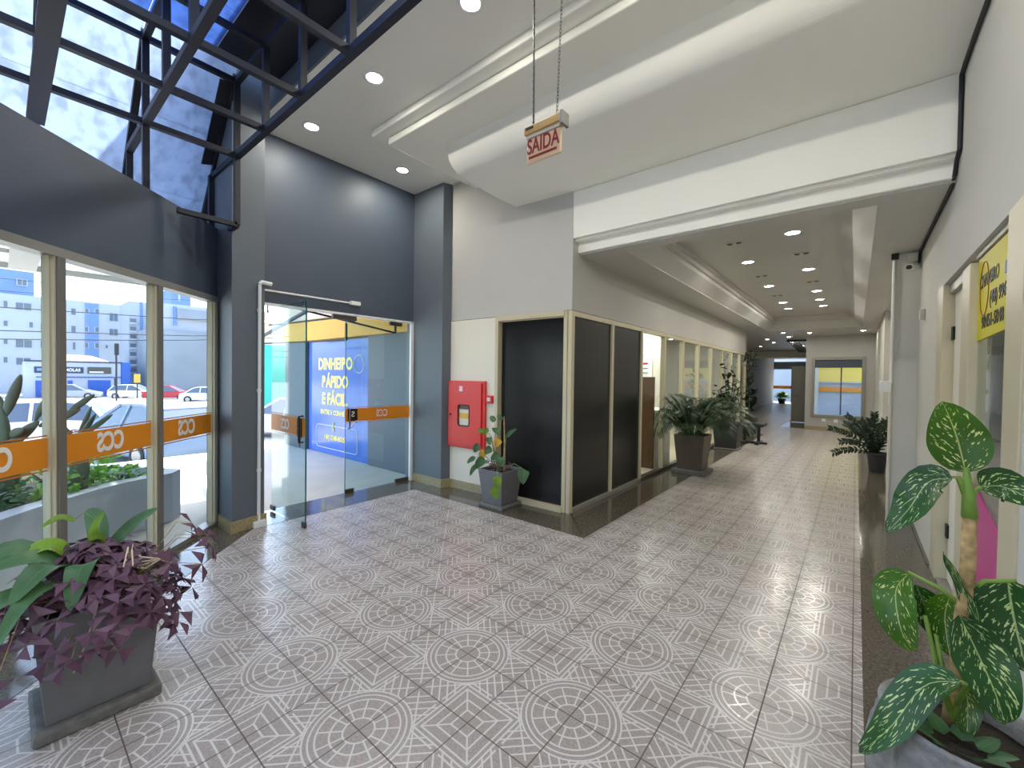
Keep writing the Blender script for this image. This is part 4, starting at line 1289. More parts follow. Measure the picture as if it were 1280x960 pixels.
# right leaf, closed
t = thing('glass_door_leaf', (-5.05, 3.32, 0), 'right frameless glass door leaf standing closed beside the column', 'glass door')
MB().box(-5.055, -5.045, 2.80, 3.80, 0.015, 2.27).build('glass_pane', 'glass_door', t)
MB().box(-5.056, -5.044, 2.796, 2.802, 0.015, 2.27).build('glass_edge', 'glass_edge', t)
for y0, y1, z0, z1 in ((2.80, 2.92, 0.0, 0.055), (3.56, 3.80, 0.0, 0.05), (2.82, 2.92, 2.22, 2.27), (3.45, 3.65, 2.23, 2.28)):
    MB().box(-5.065, -5.035, y0, y1, z0, z1).build('patch_fitting', 'alu_dark', t, bevel=0.002)
MB().box(-5.0435, -5.041, 2.80, 3.80, 0.925, 1.095).build('vinyl_band', 'orange', t)
MB().box(-5.0435, -5.041, 2.80, 3.80, 1.106, 1.112).box(-5.0435, -5.041, 2.80, 3.80, 0.908, 0.914).build('vinyl_line', 'orange_dark', t)
text('logo_letters', 'CCS', 0.13, (-5.039, 3.33, 1.01), V((0, -1, 0)), Z, 'petal', t, 0.001, 0.003, sx=0.72)
MB().box(-5.043, -5.03, 2.83, 2.96, 0.94, 1.09).build('lock_plate', 'black', t, bevel=0.002)
text('plate_letter', 'S', 0.10, (-5.028, 2.895, 1.02), V((0, -1, 0)), Z, 'white', t, 0.001, 0.001)
MB().tube([(-5.03, 2.83, 1.10), (-4.99, 2.83, 1.10), (-4.99, 2.83, 0.84), (-5.03, 2.83, 0.84)], 0.010, 8).build('door_handle', 'chrome', t)
MB().tube([(-5.03, 2.85, 0.84), (-5.03, 2.95, 0.94)], 0.008, 6).build('latch', 'chrome', t)
# transom closer above the leaves
t = thing('door_closer', (-5.03, 2.9, 2.24), 'dark hydraulic closer bar under the door head', 'door closer')
MB().box(-5.03, -4.99, 2.60, 2.92, 2.225, 2.28).build('closer_body', 'alu_dark', t, bevel=0.003)
MB().tube([(-5.02, 2.62, 2.23), (-5.6, 2.1, 2.13)], 0.012, 6).build('closer_arm', 'alu_grey', t)

# white conduit beside the door and its elbow
t = thing('white_conduit', (-4.63, 1.72, 0), 'white plastic conduit running up the pillar beside the open door', 'conduit')
MB().tube([(-4.615, 1.64, 0.06), (-4.600, 1.64, 2.42)], 0.016, 10).build('pipe', 'white', t)
MB().tube([(-4.600, 1.64, 2.42), (-4.600, 1.655, 2.445), (-4.60, 1.75, 2.44)], 0.020, 10).build('elbow', 'white', t)
MB().box(-4.66, -4.56, 1.58, 1.70, 0.0, 0.06).build('floor_box', 'white', t, bevel=0.006)
for z in (0.55, 1.35, 2.15):
    MB().tube([(-4.612, 1.64, z), (-4.612, 1.64, z + 0.03)], 0.021, 10).build('clip', 'white', t)
t = thing('white_conduit', (-4.98, 2.3, 2.42), 'white plastic conduit running level above the glass doors', 'conduit')
MB().tube([(-4.975, 1.73, 2.44), (-4.975, 2.86, 2.44)], 0.011, 8).build('pipe', 'white', t)
MB().box(-5.0, -4.95, 2.82, 2.95, 2.42, 2.47).build('end_box', 'white', t, bevel=0.004)
t = thing('spring_hook', (-4.98, 2.3, 2.2), 'small red spring hook stub at the door head', 'hook')
MB().tube([(-4.99, 1.86, 2.28), (-4.99, 1.86, 2.20)], 0.008, 6).build('hook_stub', 'black', t)

# ================================================================== FIRE CABINET, ALARM
t = thing('fire_hose_cabinet', (-4.0, 3.96, 0.55), 'red fire hose cabinet with a small window on the cream wall', 'fire cabinet')
def FY(x):                                            # face of the cream wall at x
    return 3.945 + (x + 4.33) * 0.05625
def wbox(x0, x1, z0, z1, d0, d1):
    b = MB()
    b.prism([(x0, FY(x0) - d0), (x1, FY(x1) - d0), (x1, FY(x1) - d1), (x0, FY(x0) - d1)], z0, z1)
    return b
wbox(-4.335, -3.68, 0.57, 1.47, 0.0, 0.035).build('cabinet_frame', 'red', t, bevel=0.004)
def wframe(x0, x1, z0, z1, hx0, hx1, hz0, hz1, d0, d1):
    b = MB()
    for (a, c, e, f_) in ((x0, hx0, z0, z1), (hx1, x1, z0, z1), (hx0, hx1, z0, hz0), (hx0, hx1, hz1, z1)):
        b.prism([(a, FY(a) - d0), (c, FY(c) - d0), (c, FY(c) - d1), (a, FY(a) - d1)], e, f_)
    return b
dr = wframe(-4.31, -3.73, 0.61, 1.44, -4.13, -3.93, 0.87, 1.15, 0.035, 0.055).build('cabinet_door', 'red', t)
wbox(-4.13, -3.93, 0.87, 1.15, 0.036, 0.038).build('door_window', 'wood', dr)
wbox(-4.12, -3.94, 0.97, 1.04, 0.038, 0.042).build('hose_label', 'yellow_wall', dr)
wbox(-4.12, -3.94, 1.04, 1.09, 0.038, 0.041).build('paper_label', 'offwhite', dr)
wbox(-4.12, -3.94, 0.88, 0.97, 0.038, 0.041).build('paper_label', 'offwhite', dr)
b = MB()
pts = []
for cx, cz, a0 in ((-3.965, 1.115, 0), (-4.095, 1.115, 90), (-4.095, 0.905, 180), (-3.965, 0.905, 270)):
    for q in range(5):
        an = math.radians(a0 + q * 22.5)
        x = cx + 0.035 * math.cos(an)
        pts.append((x, FY(x) - 0.058, cz + 0.035 * math.sin(an)))
b.tube(pts + [pts[0]], 0.006, 6)
b.build('window_gasket', 'black', dr)
wbox(-4.285, -4.255, 1.0, 1.03, 0.055, 0.062).build('door_lock', 'black', dr)
wbox(-4.11, -4.05, 1.33, 1.40, 0.055, 0.057).build('door_emblem', 'petal', dr)
t = thing('fire_alarm_button', (-3.60, 3.97, 1.19), 'small red fire alarm call point beside the red cabinet', 'alarm button')
wbox(-3.665, -3.565, 1.19, 1.29, 0.0, 0.04).build('call_point_box', 'red', t, bevel=0.005)
wbox(-3.64, -3.59, 1.22, 1.265, 0.04, 0.043).build('call_point_glass', 'petal', t)

# ================================================================== EXIT SIGN
t = thing('exit_sign', (-1.57, 2.2, 2.925), 'hanging illuminated exit sign reading SAIDA on two chains', 'exit sign')
MB().box(-1.705, -1.43, 2.17, 2.24, 3.105, 3.155).build('sign_housing', 'wood_sign', t, bevel=0.004)
MB().box(-1.43, -1.41, 2.165, 2.245, 3.085, 3.165).build('housing_cap', 'alu_grey', t, bevel=0.003)
MB().box(-1.70, -1.44, 2.185, 2.225, 3.085, 3.105).build('housing_lip', 'offwhite', t, bevel=0.002)
MB().box(-1.70, -1.435, 2.195, 2.213, 2.925, 3.085).build('sign_panel', 'sign_face', t, bevel=0.01)
text('sign_letters', 'SAIDA', 0.135, (-1.572, 2.1935, 3.027), V((1, 0, 0)), Z, 'red_dark', t, 0.001, 0.002, sx=0.66)
MB().box(-1.68, -1.465, 2.192, 2.194, 2.953, 2.968).build('underline', 'red_dark', t)
MB().box(-1.69, -1.63, 2.166, 2.17, 3.13, 3.145).build('maker_plate', 'black', t)
def chain(x0, z0, x1, z1, y, parent):
    b = MB()
    n_ = int((z1 - z0) / 0.022)
    for i in range(n_):
        f_ = (i + 0.5) / n_
        c = V((x0 + (x1 - x0) * f_, y, z0 + (z1 - z0) * f_))
        ax = V((1, 0, 0)) if i % 2 else V((0, 1, 0))
        pts = [c + ax * 0.0065 * math.cos(a) + Z * 0.014 * math.sin(a) for a in [k / 8 * 2 * PI for k in range(9)]]
        b.tube(pts, 0.0018, 4, cap=False)
    return b.build('chain', 'black', parent)
chain(-1.655, 3.155, -1.665, 4.15, 2.205, t)
chain(-1.475, 3.155, -1.44, 4.15, 2.205, t)
MB().tube([(-1.650, 2.20, 3.155), (-1.652, 2.20, 3.5), (-1.66, 2.20, 3.8), (-1.658, 2.2, 4.15)], 0.0045, 6).build('power_cord', 'black', t)

# ================================================================== DOWNLIGHTS
def downlight(x, y, z, watts, label, group, r=0.065):
    t = thing('recessed_downlight', (0, 0, 0), label, 'ceiling light', group)
    MB().lathe([(r + 0.028, 0.0), (r + 0.028, -0.006), (r + 0.004, -0.011), (r, -0.004)], (0, 0, 0), 28).build('trim_ring', 'white', t, smooth=True)
    MB().lathe([(r, -0.006), (r * 0.6, -0.010), (0.0, -0.011)], (0, 0, 0), 24).build('lamp_lens', 'lamp', t)
    L = bpy.data.lights.new('downlight_glow', 'AREA')
    L.shape = 'DISK'
    L.size = r * 2
    L.energy = watts
    L.color = (1.0, 0.94, 0.82)
    L.spread = PI
    lo = bpy.data.objects.new('downlight_glow', L)
    C.objects.link(lo)
    lo.parent = t
    lo.location = (0, 0, -0.014)
    t.location = (x, y, z)
    return t
for i, (x, y) in enumerate(((-4.50, 2.10), (-3.33, 2.10), (-2.14, 2.10), (-4.52, 3.26), (-0.95, 2.10), (0.2, 2.10))):  # last two continue the row out of view, added for more light
    downlight(x, y, 4.15, DOWNLIGHT_W, ['round downlight near the dark door wall, beside the steel lattice', 'round downlight in the middle of the white hall ceiling', 'round downlight at the top edge of the photo left of the exit sign', 'round downlight in the corner above the grey column', 'added hall downlight out of view right of the exit sign', 'added hall downlight out of view by the right wall'][i], 'hall downlights')
for i, (x, y) in enumerate(((-0.605, 5.83), (-1.254, 6.91), (-0.605, 7.89), (-1.265, 8.90), (-0.617, 9.89), (-1.28, 10.95), (-0.625, 10.96), (-0.617, 11.91), (-1.29, 11.97))):
    o_ = ['nearest', 'second', 'third', 'fourth', 'fifth', 'sixth', 'seventh', 'eighth', 'farthest'][i]
    downlight(x, y, 3.25, CORR_W, o_ + ' lit downlight in the recessed corridor tray', 'lit tray downlights', 0.07)
for i, (x, y) in enumerate(((-1.694, 14.68), (-1.083, 15.06), (0.123, 15.07), (-2.392, 16.73), (-2.405, 18.3), (-1.706, 16.13), (-1.687, 17.6), (-1.711, 19.1), (-3.118, 20.2), (-1.688, 20.6))):
    downlight(x, y, 2.93, CORR_W * 0.5, 'small low-ceiling downlight ' + ['beside the tray corner', 'left of the mirror opening', 'above the mirror opening', 'over the passage left side', 'further over the passage left side', 'first of the row by the far door', 'second of the row by the far door', 'third of the row by the far door', 'farthest left', 'last of the row by the far door'][i], 'low ceiling downlights', 0.055)
for i, (x, y) in enumerate(((-1.221, 5.86), (-0.606, 6.87), (-1.242, 7.97), (-1.266, 9.99), (-0.616, 8.92))):
    o_ = ['nearest', 'second', 'third', 'farthest', 'fourth'][i]
    t = thing('unlit_downlight', (0, 0, 0), o_ + ' dark unlit spot fitting in the recessed corridor tray', 'ceiling light', 'unlit tray fittings')
    MB().box(-0.10, 0.10, -0.055, 0.055, -0.008, 0.0).build('fitting_frame', 'offwhite', t, bevel=0.003)
    MB().lathe([(0.036, -0.008), (0.03, -0.012), (0.0, -0.012)], (-0.05, 0, 0), 16).build('lamp_socket', 'dark_hole', t)
    MB().lathe([(0.036, -0.008), (0.03, -0.012), (0.0, -0.012)], (0.05, 0, 0), 16).build('lamp_socket', 'dark_hole', t)
    t.location = (x, y, 3.25)

# ================================================================== CABLE, CAMERA, BOXES ON THE RIGHT
MB().tube([(0.495, 3.0, 3.57), (0.495, 3.32, 3.555), (0.495, 3.60, 3.57), (0.495, 3.90, 3.57), (0.495, 4.02, 3.56), (0.497, 4.03, 3.3), (0.497, 4.03, 3.08), (0.492, 4.08, 3.03), (0.492, 4.14, 2.96), (0.495, 4.30, 2.925), (0.495, 5.2, 2.92), (0.495, 6.17, 2.915), (0.49, 6.19, 2.8)], 0.013, 8).build('black_cable', 'wire', label='black cable following the ceiling edge down the right wall', category='cable')
t = thing('security_camera', (0.44, 6.17, 2.78), 'small white security camera below the ceiling on the cream pier', 'camera')
MB().box(0.40, 0.48, 6.15, 6.22, 2.82, 2.90).build('junction_box', 'offwhite', t, bevel=0.004)
MB().tube([(0.47, 6.17, 2.76), (0.41, 6.08, 2.745)], 0.032, 14).build('camera_body', 'white', t, smooth=False)
MB().tube([(0.415, 6.088, 2.746), (0.402, 6.068, 2.742)], 0.024, 14).build('camera_lens', 'black', t)
MB().tube([(0.47, 6.21, 2.80), (0.47, 6.17, 2.77)], 0.01, 8).build('camera_bracket', 'white', t)
t = thing('wall_sensor', (0.50, 5.75, 2.17), 'small cream wall sensor under the camera on the right wall', 'sensor')
MB().box(0.47, 0.51, 5.72, 5.80, 2.15, 2.25).build('sensor_body', 'offwhite', t, bevel=0.005)
MB().tube([(0.495, 5.76, 2.25), (0.495, 5.76, 2.33)], 0.004, 5).build('sensor_wire', 'offwhite', t)
t = thing('white_conduit', (0.29, 6.2, 1.45), 'white conduit with a switch box on the edge of the cream pier', 'conduit')
MB().tube([(0.295, 6.205, 1.52), (0.295, 6.205, 2.86)], 0.013, 8).build('pipe', 'white', t)
MB().box(0.27, 0.33, 6.18, 6.215, 2.87, 2.93).build('ceiling_cap', 'black', t)
MB().box(0.20, 0.30, 6.17, 6.25, 1.42, 1.54).build('switch_box', 'white', t, bevel=0.005)
MB().box(0.285, 0.305, 6.195, 6.22, 0.0, 1.42).build('lower_pipe', 'offwhite', t)
t = thing('wall_socket', (-0.75, 16.2, 0.3), 'left white wall socket under the mirror opening', 'socket')
MB().box(-0.80, -0.70, 16.18, 16.2, 0.25, 0.36).build('socket_plate', 'white', t, bevel=0.003)
t = thing('wall_socket', (-0.45, 16.2, 0.3), 'right white wall socket under the mirror opening', 'socket')
MB().box(-0.50, -0.40, 16.18, 16.2, 0.25, 0.36).build('socket_plate', 'white', t, bevel=0.003)
t = thing('slatted_ceiling_unit', (-1.6, 17.5, 2.45), 'dark tilted slatted unit hanging under the ceiling near the far door', 'ceiling unit')
for k in range(4):
    MB().obox(V((-1.85 + k * 0.07, 17.4 + k * 0.1, 2.86)), V((0.30, 0.0, -0.36)), V((0.03, 0.35, 0)), V((0.02, 0, 0.02))).build('slat', 'black', t)
MB().box(-1.34, -1.30, 17.5, 17.8, 2.42, 2.88).build('side_bracket', 'black', t)
MB().box(-1.9, -1.3, 17.4, 17.5, 2.87, 2.93).build('ceiling_mount', 'black', t)

# ================================================================== POTTED PLANTS
def square_pot(t, cx, cy, top, bot, h, m, base=0.05, tray=None, soil=0.03, rim=0.018):
    if tray:
        b = MB()
        b.box(cx - tray, cx + tray, cy - tray, cy + tray, 0.0, base)
        b.build('pot_saucer', 'saucer', t, bevel=0.012)
    b = MB()
    z0, z1 = base, base + h
    o0 = [(cx - bot, cy - bot, z0), (cx + bot, cy - bot, z0), (cx + bot, cy + bot, z0), (cx - bot, cy + bot, z0)]
    o1 = [(cx - top, cy - top, z1), (cx + top, cy - top, z1), (cx + top, cy + top, z1), (cx - top, cy + top, z1)]
    ti = top - rim
    i1 = [(cx - ti, cy - ti, z1), (cx + ti, cy - ti, z1), (cx + ti, cy + ti, z1), (cx - ti, cy + ti, z1)]
    zs = z1 - soil - 0.01
    i0 = [(cx - ti * 0.97, cy - ti * 0.97, zs), (cx + ti * 0.97, cy - ti * 0.97, zs), (cx + ti * 0.97, cy + ti * 0.97, zs), (cx - ti * 0.97, cy + ti * 0.97, zs)]
    fs = [(3, 2, 1, 0)]
    for k in range(4):
        k2 = (k + 1) % 4
        fs += [(k, k2, k2 + 4, k + 4), (k + 4, k2 + 4, k2 + 8, k + 8), (k + 8, k2 + 8, k2 + 12, k + 12)]
    fs.append((12, 13, 14, 15))
    b.add(o0 + o1 + i1 + i0, fs)
    b.build('pot', m, t, bevel=0.006)
    q = ti * 0.97
    MB().box(cx - q, cx + q, cy - q, cy + q, zs - 0.02, zs + 0.01).build('soil', 'soil', t)
    return zs + 0.01

def trefoil(mb, p, d, size):                          # three drooping wedge leaflets round a stalk end
    a0 = random.uniform(0, 2 * PI)
    d = V(d).normalized()
    x = d.orthogonal().normalized()
    y = d.cross(x)
    for k in range(3):
        a = a0 + k * 2 * PI / 3
        ax = x * math.cos(a) + y * math.sin(a)
        ay = d.cross(ax)
        droop = random.uniform(-0.55, 0.1)
        tip = ax * size + d * size * droop
        l_ = p + ax * size * 0.85 + ay * size * 0.55 + d * size * (droop - 0.15)
        r_ = p + ax * size * 0.85 - ay * size * 0.55 + d * size * (droop - 0.15)
        mid = p + ax * size * 0.72 + d * size * (droop * 0.7 + 0.05)
        mb.add([p, r_, mid, l_], [(0, 1, 2), (0, 2, 3)], [[(0.5, 0), (1, 1), (0.5, 0.9)], [(0.5, 0), (0.5, 0.9), (0, 1)]])

# --- big planter on the left
PX, PY = -2.735, 0.278
t = thing('potted_purple_plant', (PX, PY, 0), 'square grey planter of purple and green leaves by the entrance windows', 'potted plant')
sz = square_pot(t, PX, PY, 0.205, 0.168, 0.46, 'pot_grey', 0.055, 0.205)
ox, st = MB(), MB()
for k in range(235):
    a = random.uniform(0, 2 * PI)
    rr = random.uniform(0.02, 0.37) if k > 40 else random.uniform(0.24, 0.38)
    p = V((PX + rr * math.cos(a) * 0.95, PY + rr * math.sin(a) * 0.95, 0))
    p.z = 0.70 - (rr / 0.38) ** 2 * 0.20 + random.uniform(-0.07, 0.05)
    if rr > 0.29:
        p.z -= random.uniform(0, 0.16)
    out = V((math.cos(a) * rr * 3, math.sin(a) * rr * 3, 0.9)).normalized() + rnd_dir() * 0.35
    trefoil(ox, p, out, random.uniform(0.058, 0.085))
    st.tube([(PX + (p.x - PX) * 0.35, PY + (p.y - PY) * 0.35, sz), (PX + (p.x - PX) * 0.8, PY + (p.y - PY) * 0.8, p.z - 0.02), p], 0.0015, 4, cap=False)
for (a, rr, zz) in ((0.9, 0.44, 0.60), (1.2, 0.43, 0.70), (1.45, 0.40, 0.66), (0.6, 0.38, 0.66), (1.3, 0.36, 0.76), (1.55, 0.46, 0.58), (-1.1, 0.42, 0.34), (-0.9, 0.40, 0.30), (-1.4, 0.42, 0.40), (-1.3, 0.38, 0.48)):
    p = V((PX + rr * math.cos(a), PY + rr * math.sin(a), zz))
    trefoil(ox, p, V((math.cos(a), math.sin(a), 0.6)), 0.082)
    st.tube([(PX + 0.1 * math.cos(a), PY + 0.1 * math.sin(a), sz), (PX + 0.3 * math.cos(a), PY + 0.3 * math.sin(a), max(zz + 0.02, 0.55)), p], 0.0018, 4, cap=False)
ox.build('purple_foliage', 'oxalis', t)
st.build('thin_stalks', 'stem_brown', t)
gl = [((-0.02, 0.05, 0.62), (0.00, 0.00, 0.78), (0.02, 0.03, 0.88), 0.04, 'lime_leaf'),
      ((-0.03, 0.00, 0.62), (0.02, 0.12, 0.78), (0.05, 0.22, 0.86), 0.06, 'green_leaf'),
      ((0.00, -0.04, 0.62), (0.06, -0.18, 0.74), (0.10, -0.32, 0.74), 0.07, 'green_leaf'),
      ((0.02, -0.06, 0.62), (0.14, -0.16, 0.72), (0.20, -0.26, 0.62), 0.085, 'green_leaf'),
      ((0.02, 0.0, 0.62), (0.18, -0.06, 0.70), (0.24, -0.10, 0.54), 0.075, 'green_leaf'),
      ((0.0, -0.1, 0.62), (0.02, -0.25, 0.77), (0.04, -0.42, 0.70), 0.065, 'green_leaf'),
      ((-0.02, -0.08, 0.70), (0.0, -0.15, 0.77), (0.02, -0.25, 0.73), 0.06, 'lime_leaf'),
      ((-0.06, -0.06, 0.84), (-0.05, -0.11, 0.87), (-0.04, -0.17, 0.84), 0.03, 'lime_leaf'),
      ((-0.02, 0.02, 0.62), (-0.14, 0.02, 0.80), (-0.26, 0.0, 0.84), 0.06, 'green_leaf'),
      ((-0.02, -0.1, 0.62), (-0.1, -0.24, 0.76), (-0.12, -0.38, 0.70), 0.06, 'green_leaf'),
      ((0.04, -0.12, 0.62), (0.16, -0.30, 0.62), (0.20, -0.42, 0.50), 0.07, 'green_leaf'),
      ((0.05, 0.0, 0.62), (0.2, -0.2, 0.64), (0.26, -0.30, 0.48), 0.05, 'green_leaf')]
for a, b_, c_, wdt, m_ in gl:
    q = V((PX, PY, 0))
    MB().leaf([q + V(a), q + V(b_), q + V(c_)], wdt * 1.35, (0.5, -0.3, 1), 0.12, 10, 0.85).build('long_leaf', m_, t, smooth=True)
b = MB()
for k in range(12):
    a = random.uniform(0, 6.28)
    b.tube([(PX + 0.1, PY + 0.1, 0.62), (PX + 0.13 + 0.04 * math.cos(a), PY + 0.12 + 0.04 * math.sin(a), 0.70 + random.uniform(-0.1, 0.03)), (PX + 0.15 + 0.08 * math.cos(a), PY + 0.14 + 0.10 * math.sin(a), 0.66)], 0.003, 4)
b.build('dry_stalks', 'dry', t)
b = MB()
b.tube([(PX - 0.02, PY - 0.02, 0.66), (PX - 0.04, PY - 0.0, 0.84), (PX - 0.055, PY - 0.03, 0.875), (PX - 0.06, PY - 0.06, 0.85)], 0.0025, 4)
b.build('flower_stalk', 'stem_green', t)
b = MB()
b.tube([(PX + 0.2, PY - 0.02, 0.50), (PX + 0.23, PY - 0.04, 0.44), (PX + 0.225, PY - 0.06, 0.36), (PX + 0.22, PY - 0.09, 0.27)], 0.0025, 4)
b.build('dry_tendril', 'dry', t)
b = MB()
b.tube([(PX + 0.2, PY + 0.04, 0.52), (PX + 0.225, PY + 0.05, 0.46), (PX + 0.225, PY + 0.02, 0.41)], 0.002, 4)
b.build('dry_tendril', 'dry', t)
b = MB()
for k in range(7):
    p = V((PX + 0.235, PY + 0.135, 0.49)) + rnd_dir() * 0.02
    b.leaf([p, p + rnd_dir() * 0.010, p + rnd_dir() * 0.022], 0.016, rnd_dir(), 0.1, 3)
b.build('pale_flowers', 'petal', t)

# --- small planter by the fire cabinet
QX, QY = -3.255, 3.775
t = thing('potted_climber', (QX, QY, 0), 'small square grey planter of heart leaves before the black filmed window', 'potted plant')
sz = square_pot(t, QX, QY, 0.19, 0.145, 0.40, 'pot_grey', 0.045, 0.185)
st = MB()
canes = [((-0.02, 0.0), (-0.06, -0.02, 0.62), (-0.05, -0.04, 0.90)), ((0.04, 0.02), (0.06, 0.0, 0.72), (0.03, 0.02, 1.06)), ((-0.05, 0.03), (-0.10, 0.0, 0.60), (-0.14, -0.02, 0.82))]
for (bx, by), m1, m2 in canes:
    st.tube([(QX + bx, QY + by, sz - 0.02), (QX + m1[0], QY + m1[1], m1[2]), (QX + m2[0], QY + m2[1], m2[2])], [0.014, 0.011, 0.006], 7)
st.build('canes', 'stem_brown', t)
VW = V((0.65, -0.75, 0.25))
hl = [((-0.30, -0.08, 0.86), (-0.20, -0.03, 0.87), 0.07, 'lime_leaf'), ((-0.05, -0.05, 1.00), (-0.12, -0.06, 1.06), 0.07, 'green_leaf'), ((0.02, 0.0, 1.02), (-0.04, -0.03, 1.07), 0.06, 'green_leaf'),
      ((-0.15, -0.04, 0.80), (-0.08, -0.1, 0.72), 0.08, 'green_leaf'), ((-0.27, -0.08, 0.70), (-0.34, -0.10, 0.60), 0.09, 'green_leaf'), ((0.02, -0.05, 0.80), (0.0, -0.08, 0.70), 0.10, 'yellow_leaf'),
      ((-0.17, -0.08, 0.62), (-0.24, -0.10, 0.55), 0.10, 'yellow_leaf'), ((0.10, -0.02, 0.83), (0.26, -0.02, 0.94), 0.05, 'green_leaf'), ((-0.30, -0.12, 0.55), (-0.42, -0.14, 0.46), 0.06, 'green_leaf'),
      ((-0.28, -0.12, 0.46), (-0.36, -0.15, 0.32), 0.06, 'green_leaf'), ((-0.15, -0.12, 0.56), (-0.26, -0.16, 0.42), 0.11, 'green_leaf'), ((0.08, -0.1, 0.60), (0.12, -0.12, 0.50), 0.12, 'green_leaf'),
      ((0.40, -0.06, 0.50), (0.42, -0.1, 0.34), 0.13, 'green_leaf'), ((0.16, -0.24, 0.42), (0.20, -0.25, 0.28), 0.10, 'lime_leaf'), ((0.14, -0.25, 0.30), (0.17, -0.26, 0.16), 0.11, 'lime_leaf'),
      ((0.02, -0.06, 0.62), (-0.06, -0.10, 0.54), 0.08, 'green_leaf'), ((-0.10, -0.05, 0.68), (-0.16, -0.1, 0.60), 0.09, 'green_leaf'), ((0.0, -0.06, 0.92), (0.04, -0.08, 0.84), 0.06, 'green_leaf'),
      ((-0.08, -0.02, 0.92), (-0.02, -0.06, 0.86), 0.07, 'green_leaf'), ((-0.16, -0.04, 0.90), (-0.22, -0.06, 0.82), 0.06, 'lime_leaf')]
for a, c_, wdt, m_ in hl:
    a, c_ = V((QX, QY, 0)) + V(a), V((QX, QY, 0)) + V(c_)
    MB().leaf([a, (a + c_) / 2 + V((0, -0.01, 0.01)), c_], wdt, VW, 0.12, 7, 0.6).build('heart_leaf', m_, t, smooth=True)
st = MB()
for a, mid in (((0.40, -0.06, 0.50), (0.25, -0.05, 0.54)), ((0.16, -0.24, 0.42), (0.14, -0.22, 0.48)), ((0.14, -0.25, 0.30), (0.13, -0.24, 0.42)), ((-0.30, -0.12, 0.55), (-0.18, -0.08, 0.58)), ((0.10, -0.02, 0.83), (0.07, 0.0, 0.70)), ((-0.28, -0.12, 0.46), (-0.22, -0.1, 0.54)), ((-0.30, -0.08, 0.86), (-0.15, -0.03, 0.84))):
    st.tube([(QX, QY, sz), V((QX, QY, 0)) + V(mid), V((QX, QY, 0)) + V(a)], 0.0035, 5)
st.build('trailing_stems', 'stem_green', t)
ox = MB()
for k in range(26):
    a = random.uniform(0, 6.28)
    rr = random.uniform(0.02, 0.17)
    trefoil(ox, V((QX + rr * math.cos(a), QY - 0.03 + rr * math.sin(a), 0.47 + random.uniform(-0.03, 0.05))), rnd_dir() + V((0.3, -0.4, 0.8)), 0.032)
ox.build('purple_foliage', 'oxalis', t)

# --- palm
def palm(loc, top, spread, n, potm, label, pot=(0.235, 0.185, 0.56, 0.26)):
    cx, cy = loc
    t = thing('potted_palm', (cx, cy, 0), label, 'potted plant')
    sz = square_pot(t, cx, cy, pot[0], pot[1], pot[2], potm, 0.07, pot[3])
    for k in range(n):
        a = k * 2.4 + random.uniform(-0.2, 0.2)
        f_ = (k + 0.5) / n
        el = 1.42 - 0.85 * f_
        Ln = (top - sz) * random.uniform(0.85, 1.05)
        bx = V((cx + 0.06 * math.cos(a), cy + 0.06 * math.sin(a), sz - 0.02))
        pts = []
        hd = V((math.cos(a), math.sin(a), 0))
        e_ = el
        p = bx.copy()
        for i in range(9):
            pts.append(p.copy())
            d = hd * math.cos(e_) + Z * math.sin(e_)
            p = p + d * Ln / 8 * (0.72 + spread * f_)
            e_ -= (0.10 + 0.16 * f_) * (i / 3)
        mb = MB()
        mb.tube(pts, [0.007, 0.006, 0.006, 0.005, 0.005, 0.004, 0.003, 0.003, 0.002], 5)
        for i in range(2, 8):
            for q in range(4):
                u_ = q / 4
                pp = pts[i] * (1 - u_) + pts[i + 1] * u_
                td = (pts[i + 1] - pts[i]).normalized()
                sd = td.cross(Z)
                if sd.length < 0.05:
                    sd = V((math.sin(a), -math.cos(a), 0))
                sd.normalize()
                ll = 0.25 * math.sin(PI * min(0.96, (i - 1 + u_) / 7.5)) + 0.05
                for s_ in (-1, 1):
                    dr_ = (sd * s_ + td * 0.8 + Z * 0.15).normalized()
                    e2 = pp + dr_ * ll + Z * (-0.35 * ll)
                    mb.leaf([pp, pp + dr_ * ll * 0.55, e2], 0.020, Z + dr_ * 0.2, 0.05, 3)
        for i_, v_ in enumerate(mb.v):
            mb.v[i_] = V((max(v_.x, -2.42), v_.y, v_.z))
        mb.build('frond', 'palm_leaf', t)
    return t
palm((-2.055, 7.22), 1.72, 0.22, 46, 'pot_brown', 'bushy palm in a square taupe planter against the shop glazing')

# --- darker plant behind the palm
t = thing('potted_shrub', (-2.17, 10.2, 0), 'tall dark leafy plant in a charcoal planter behind the palm', 'potted plant')
sz = square_pot(t, -2.17, 10.2, 0.26, 0.21, 0.55, 'pot_dark', 0.04, 0.24)
st, fo = MB(), MB()
for k in range(7):
    a = k * 0.9
    top = V((-2.17 + 0.22 * math.cos(a), 10.2 + 0.22 * math.sin(a), random.uniform(1.2, 1.85)))
    st.tube([(-2.17, 10.2, sz - 0.02), (-2.17 + 0.08 * math.cos(a), 10.2 + 0.08 * math.sin(a), 1.0), top], [0.012, 0.01, 0.005], 6)
    for q in range(34):
        u_ = random.uniform(0.15, 1.0)
        p = V((-2.17, 10.2, sz)) * (1 - u_) + top * u_ + rnd_dir() * 0.12
        d = (rnd_dir() + V((0, 0, 0.2))).normalized()
        fo.leaf([p, p + d * 0.08, p + d * 0.15 + V((0, 0, -0.03))], 0.075, Z + rnd_dir() * 0.5, 0.1, 4)
st.build('stems', 'stem_dark', t)
fo.build('foliage', 'dark_leaf', t)

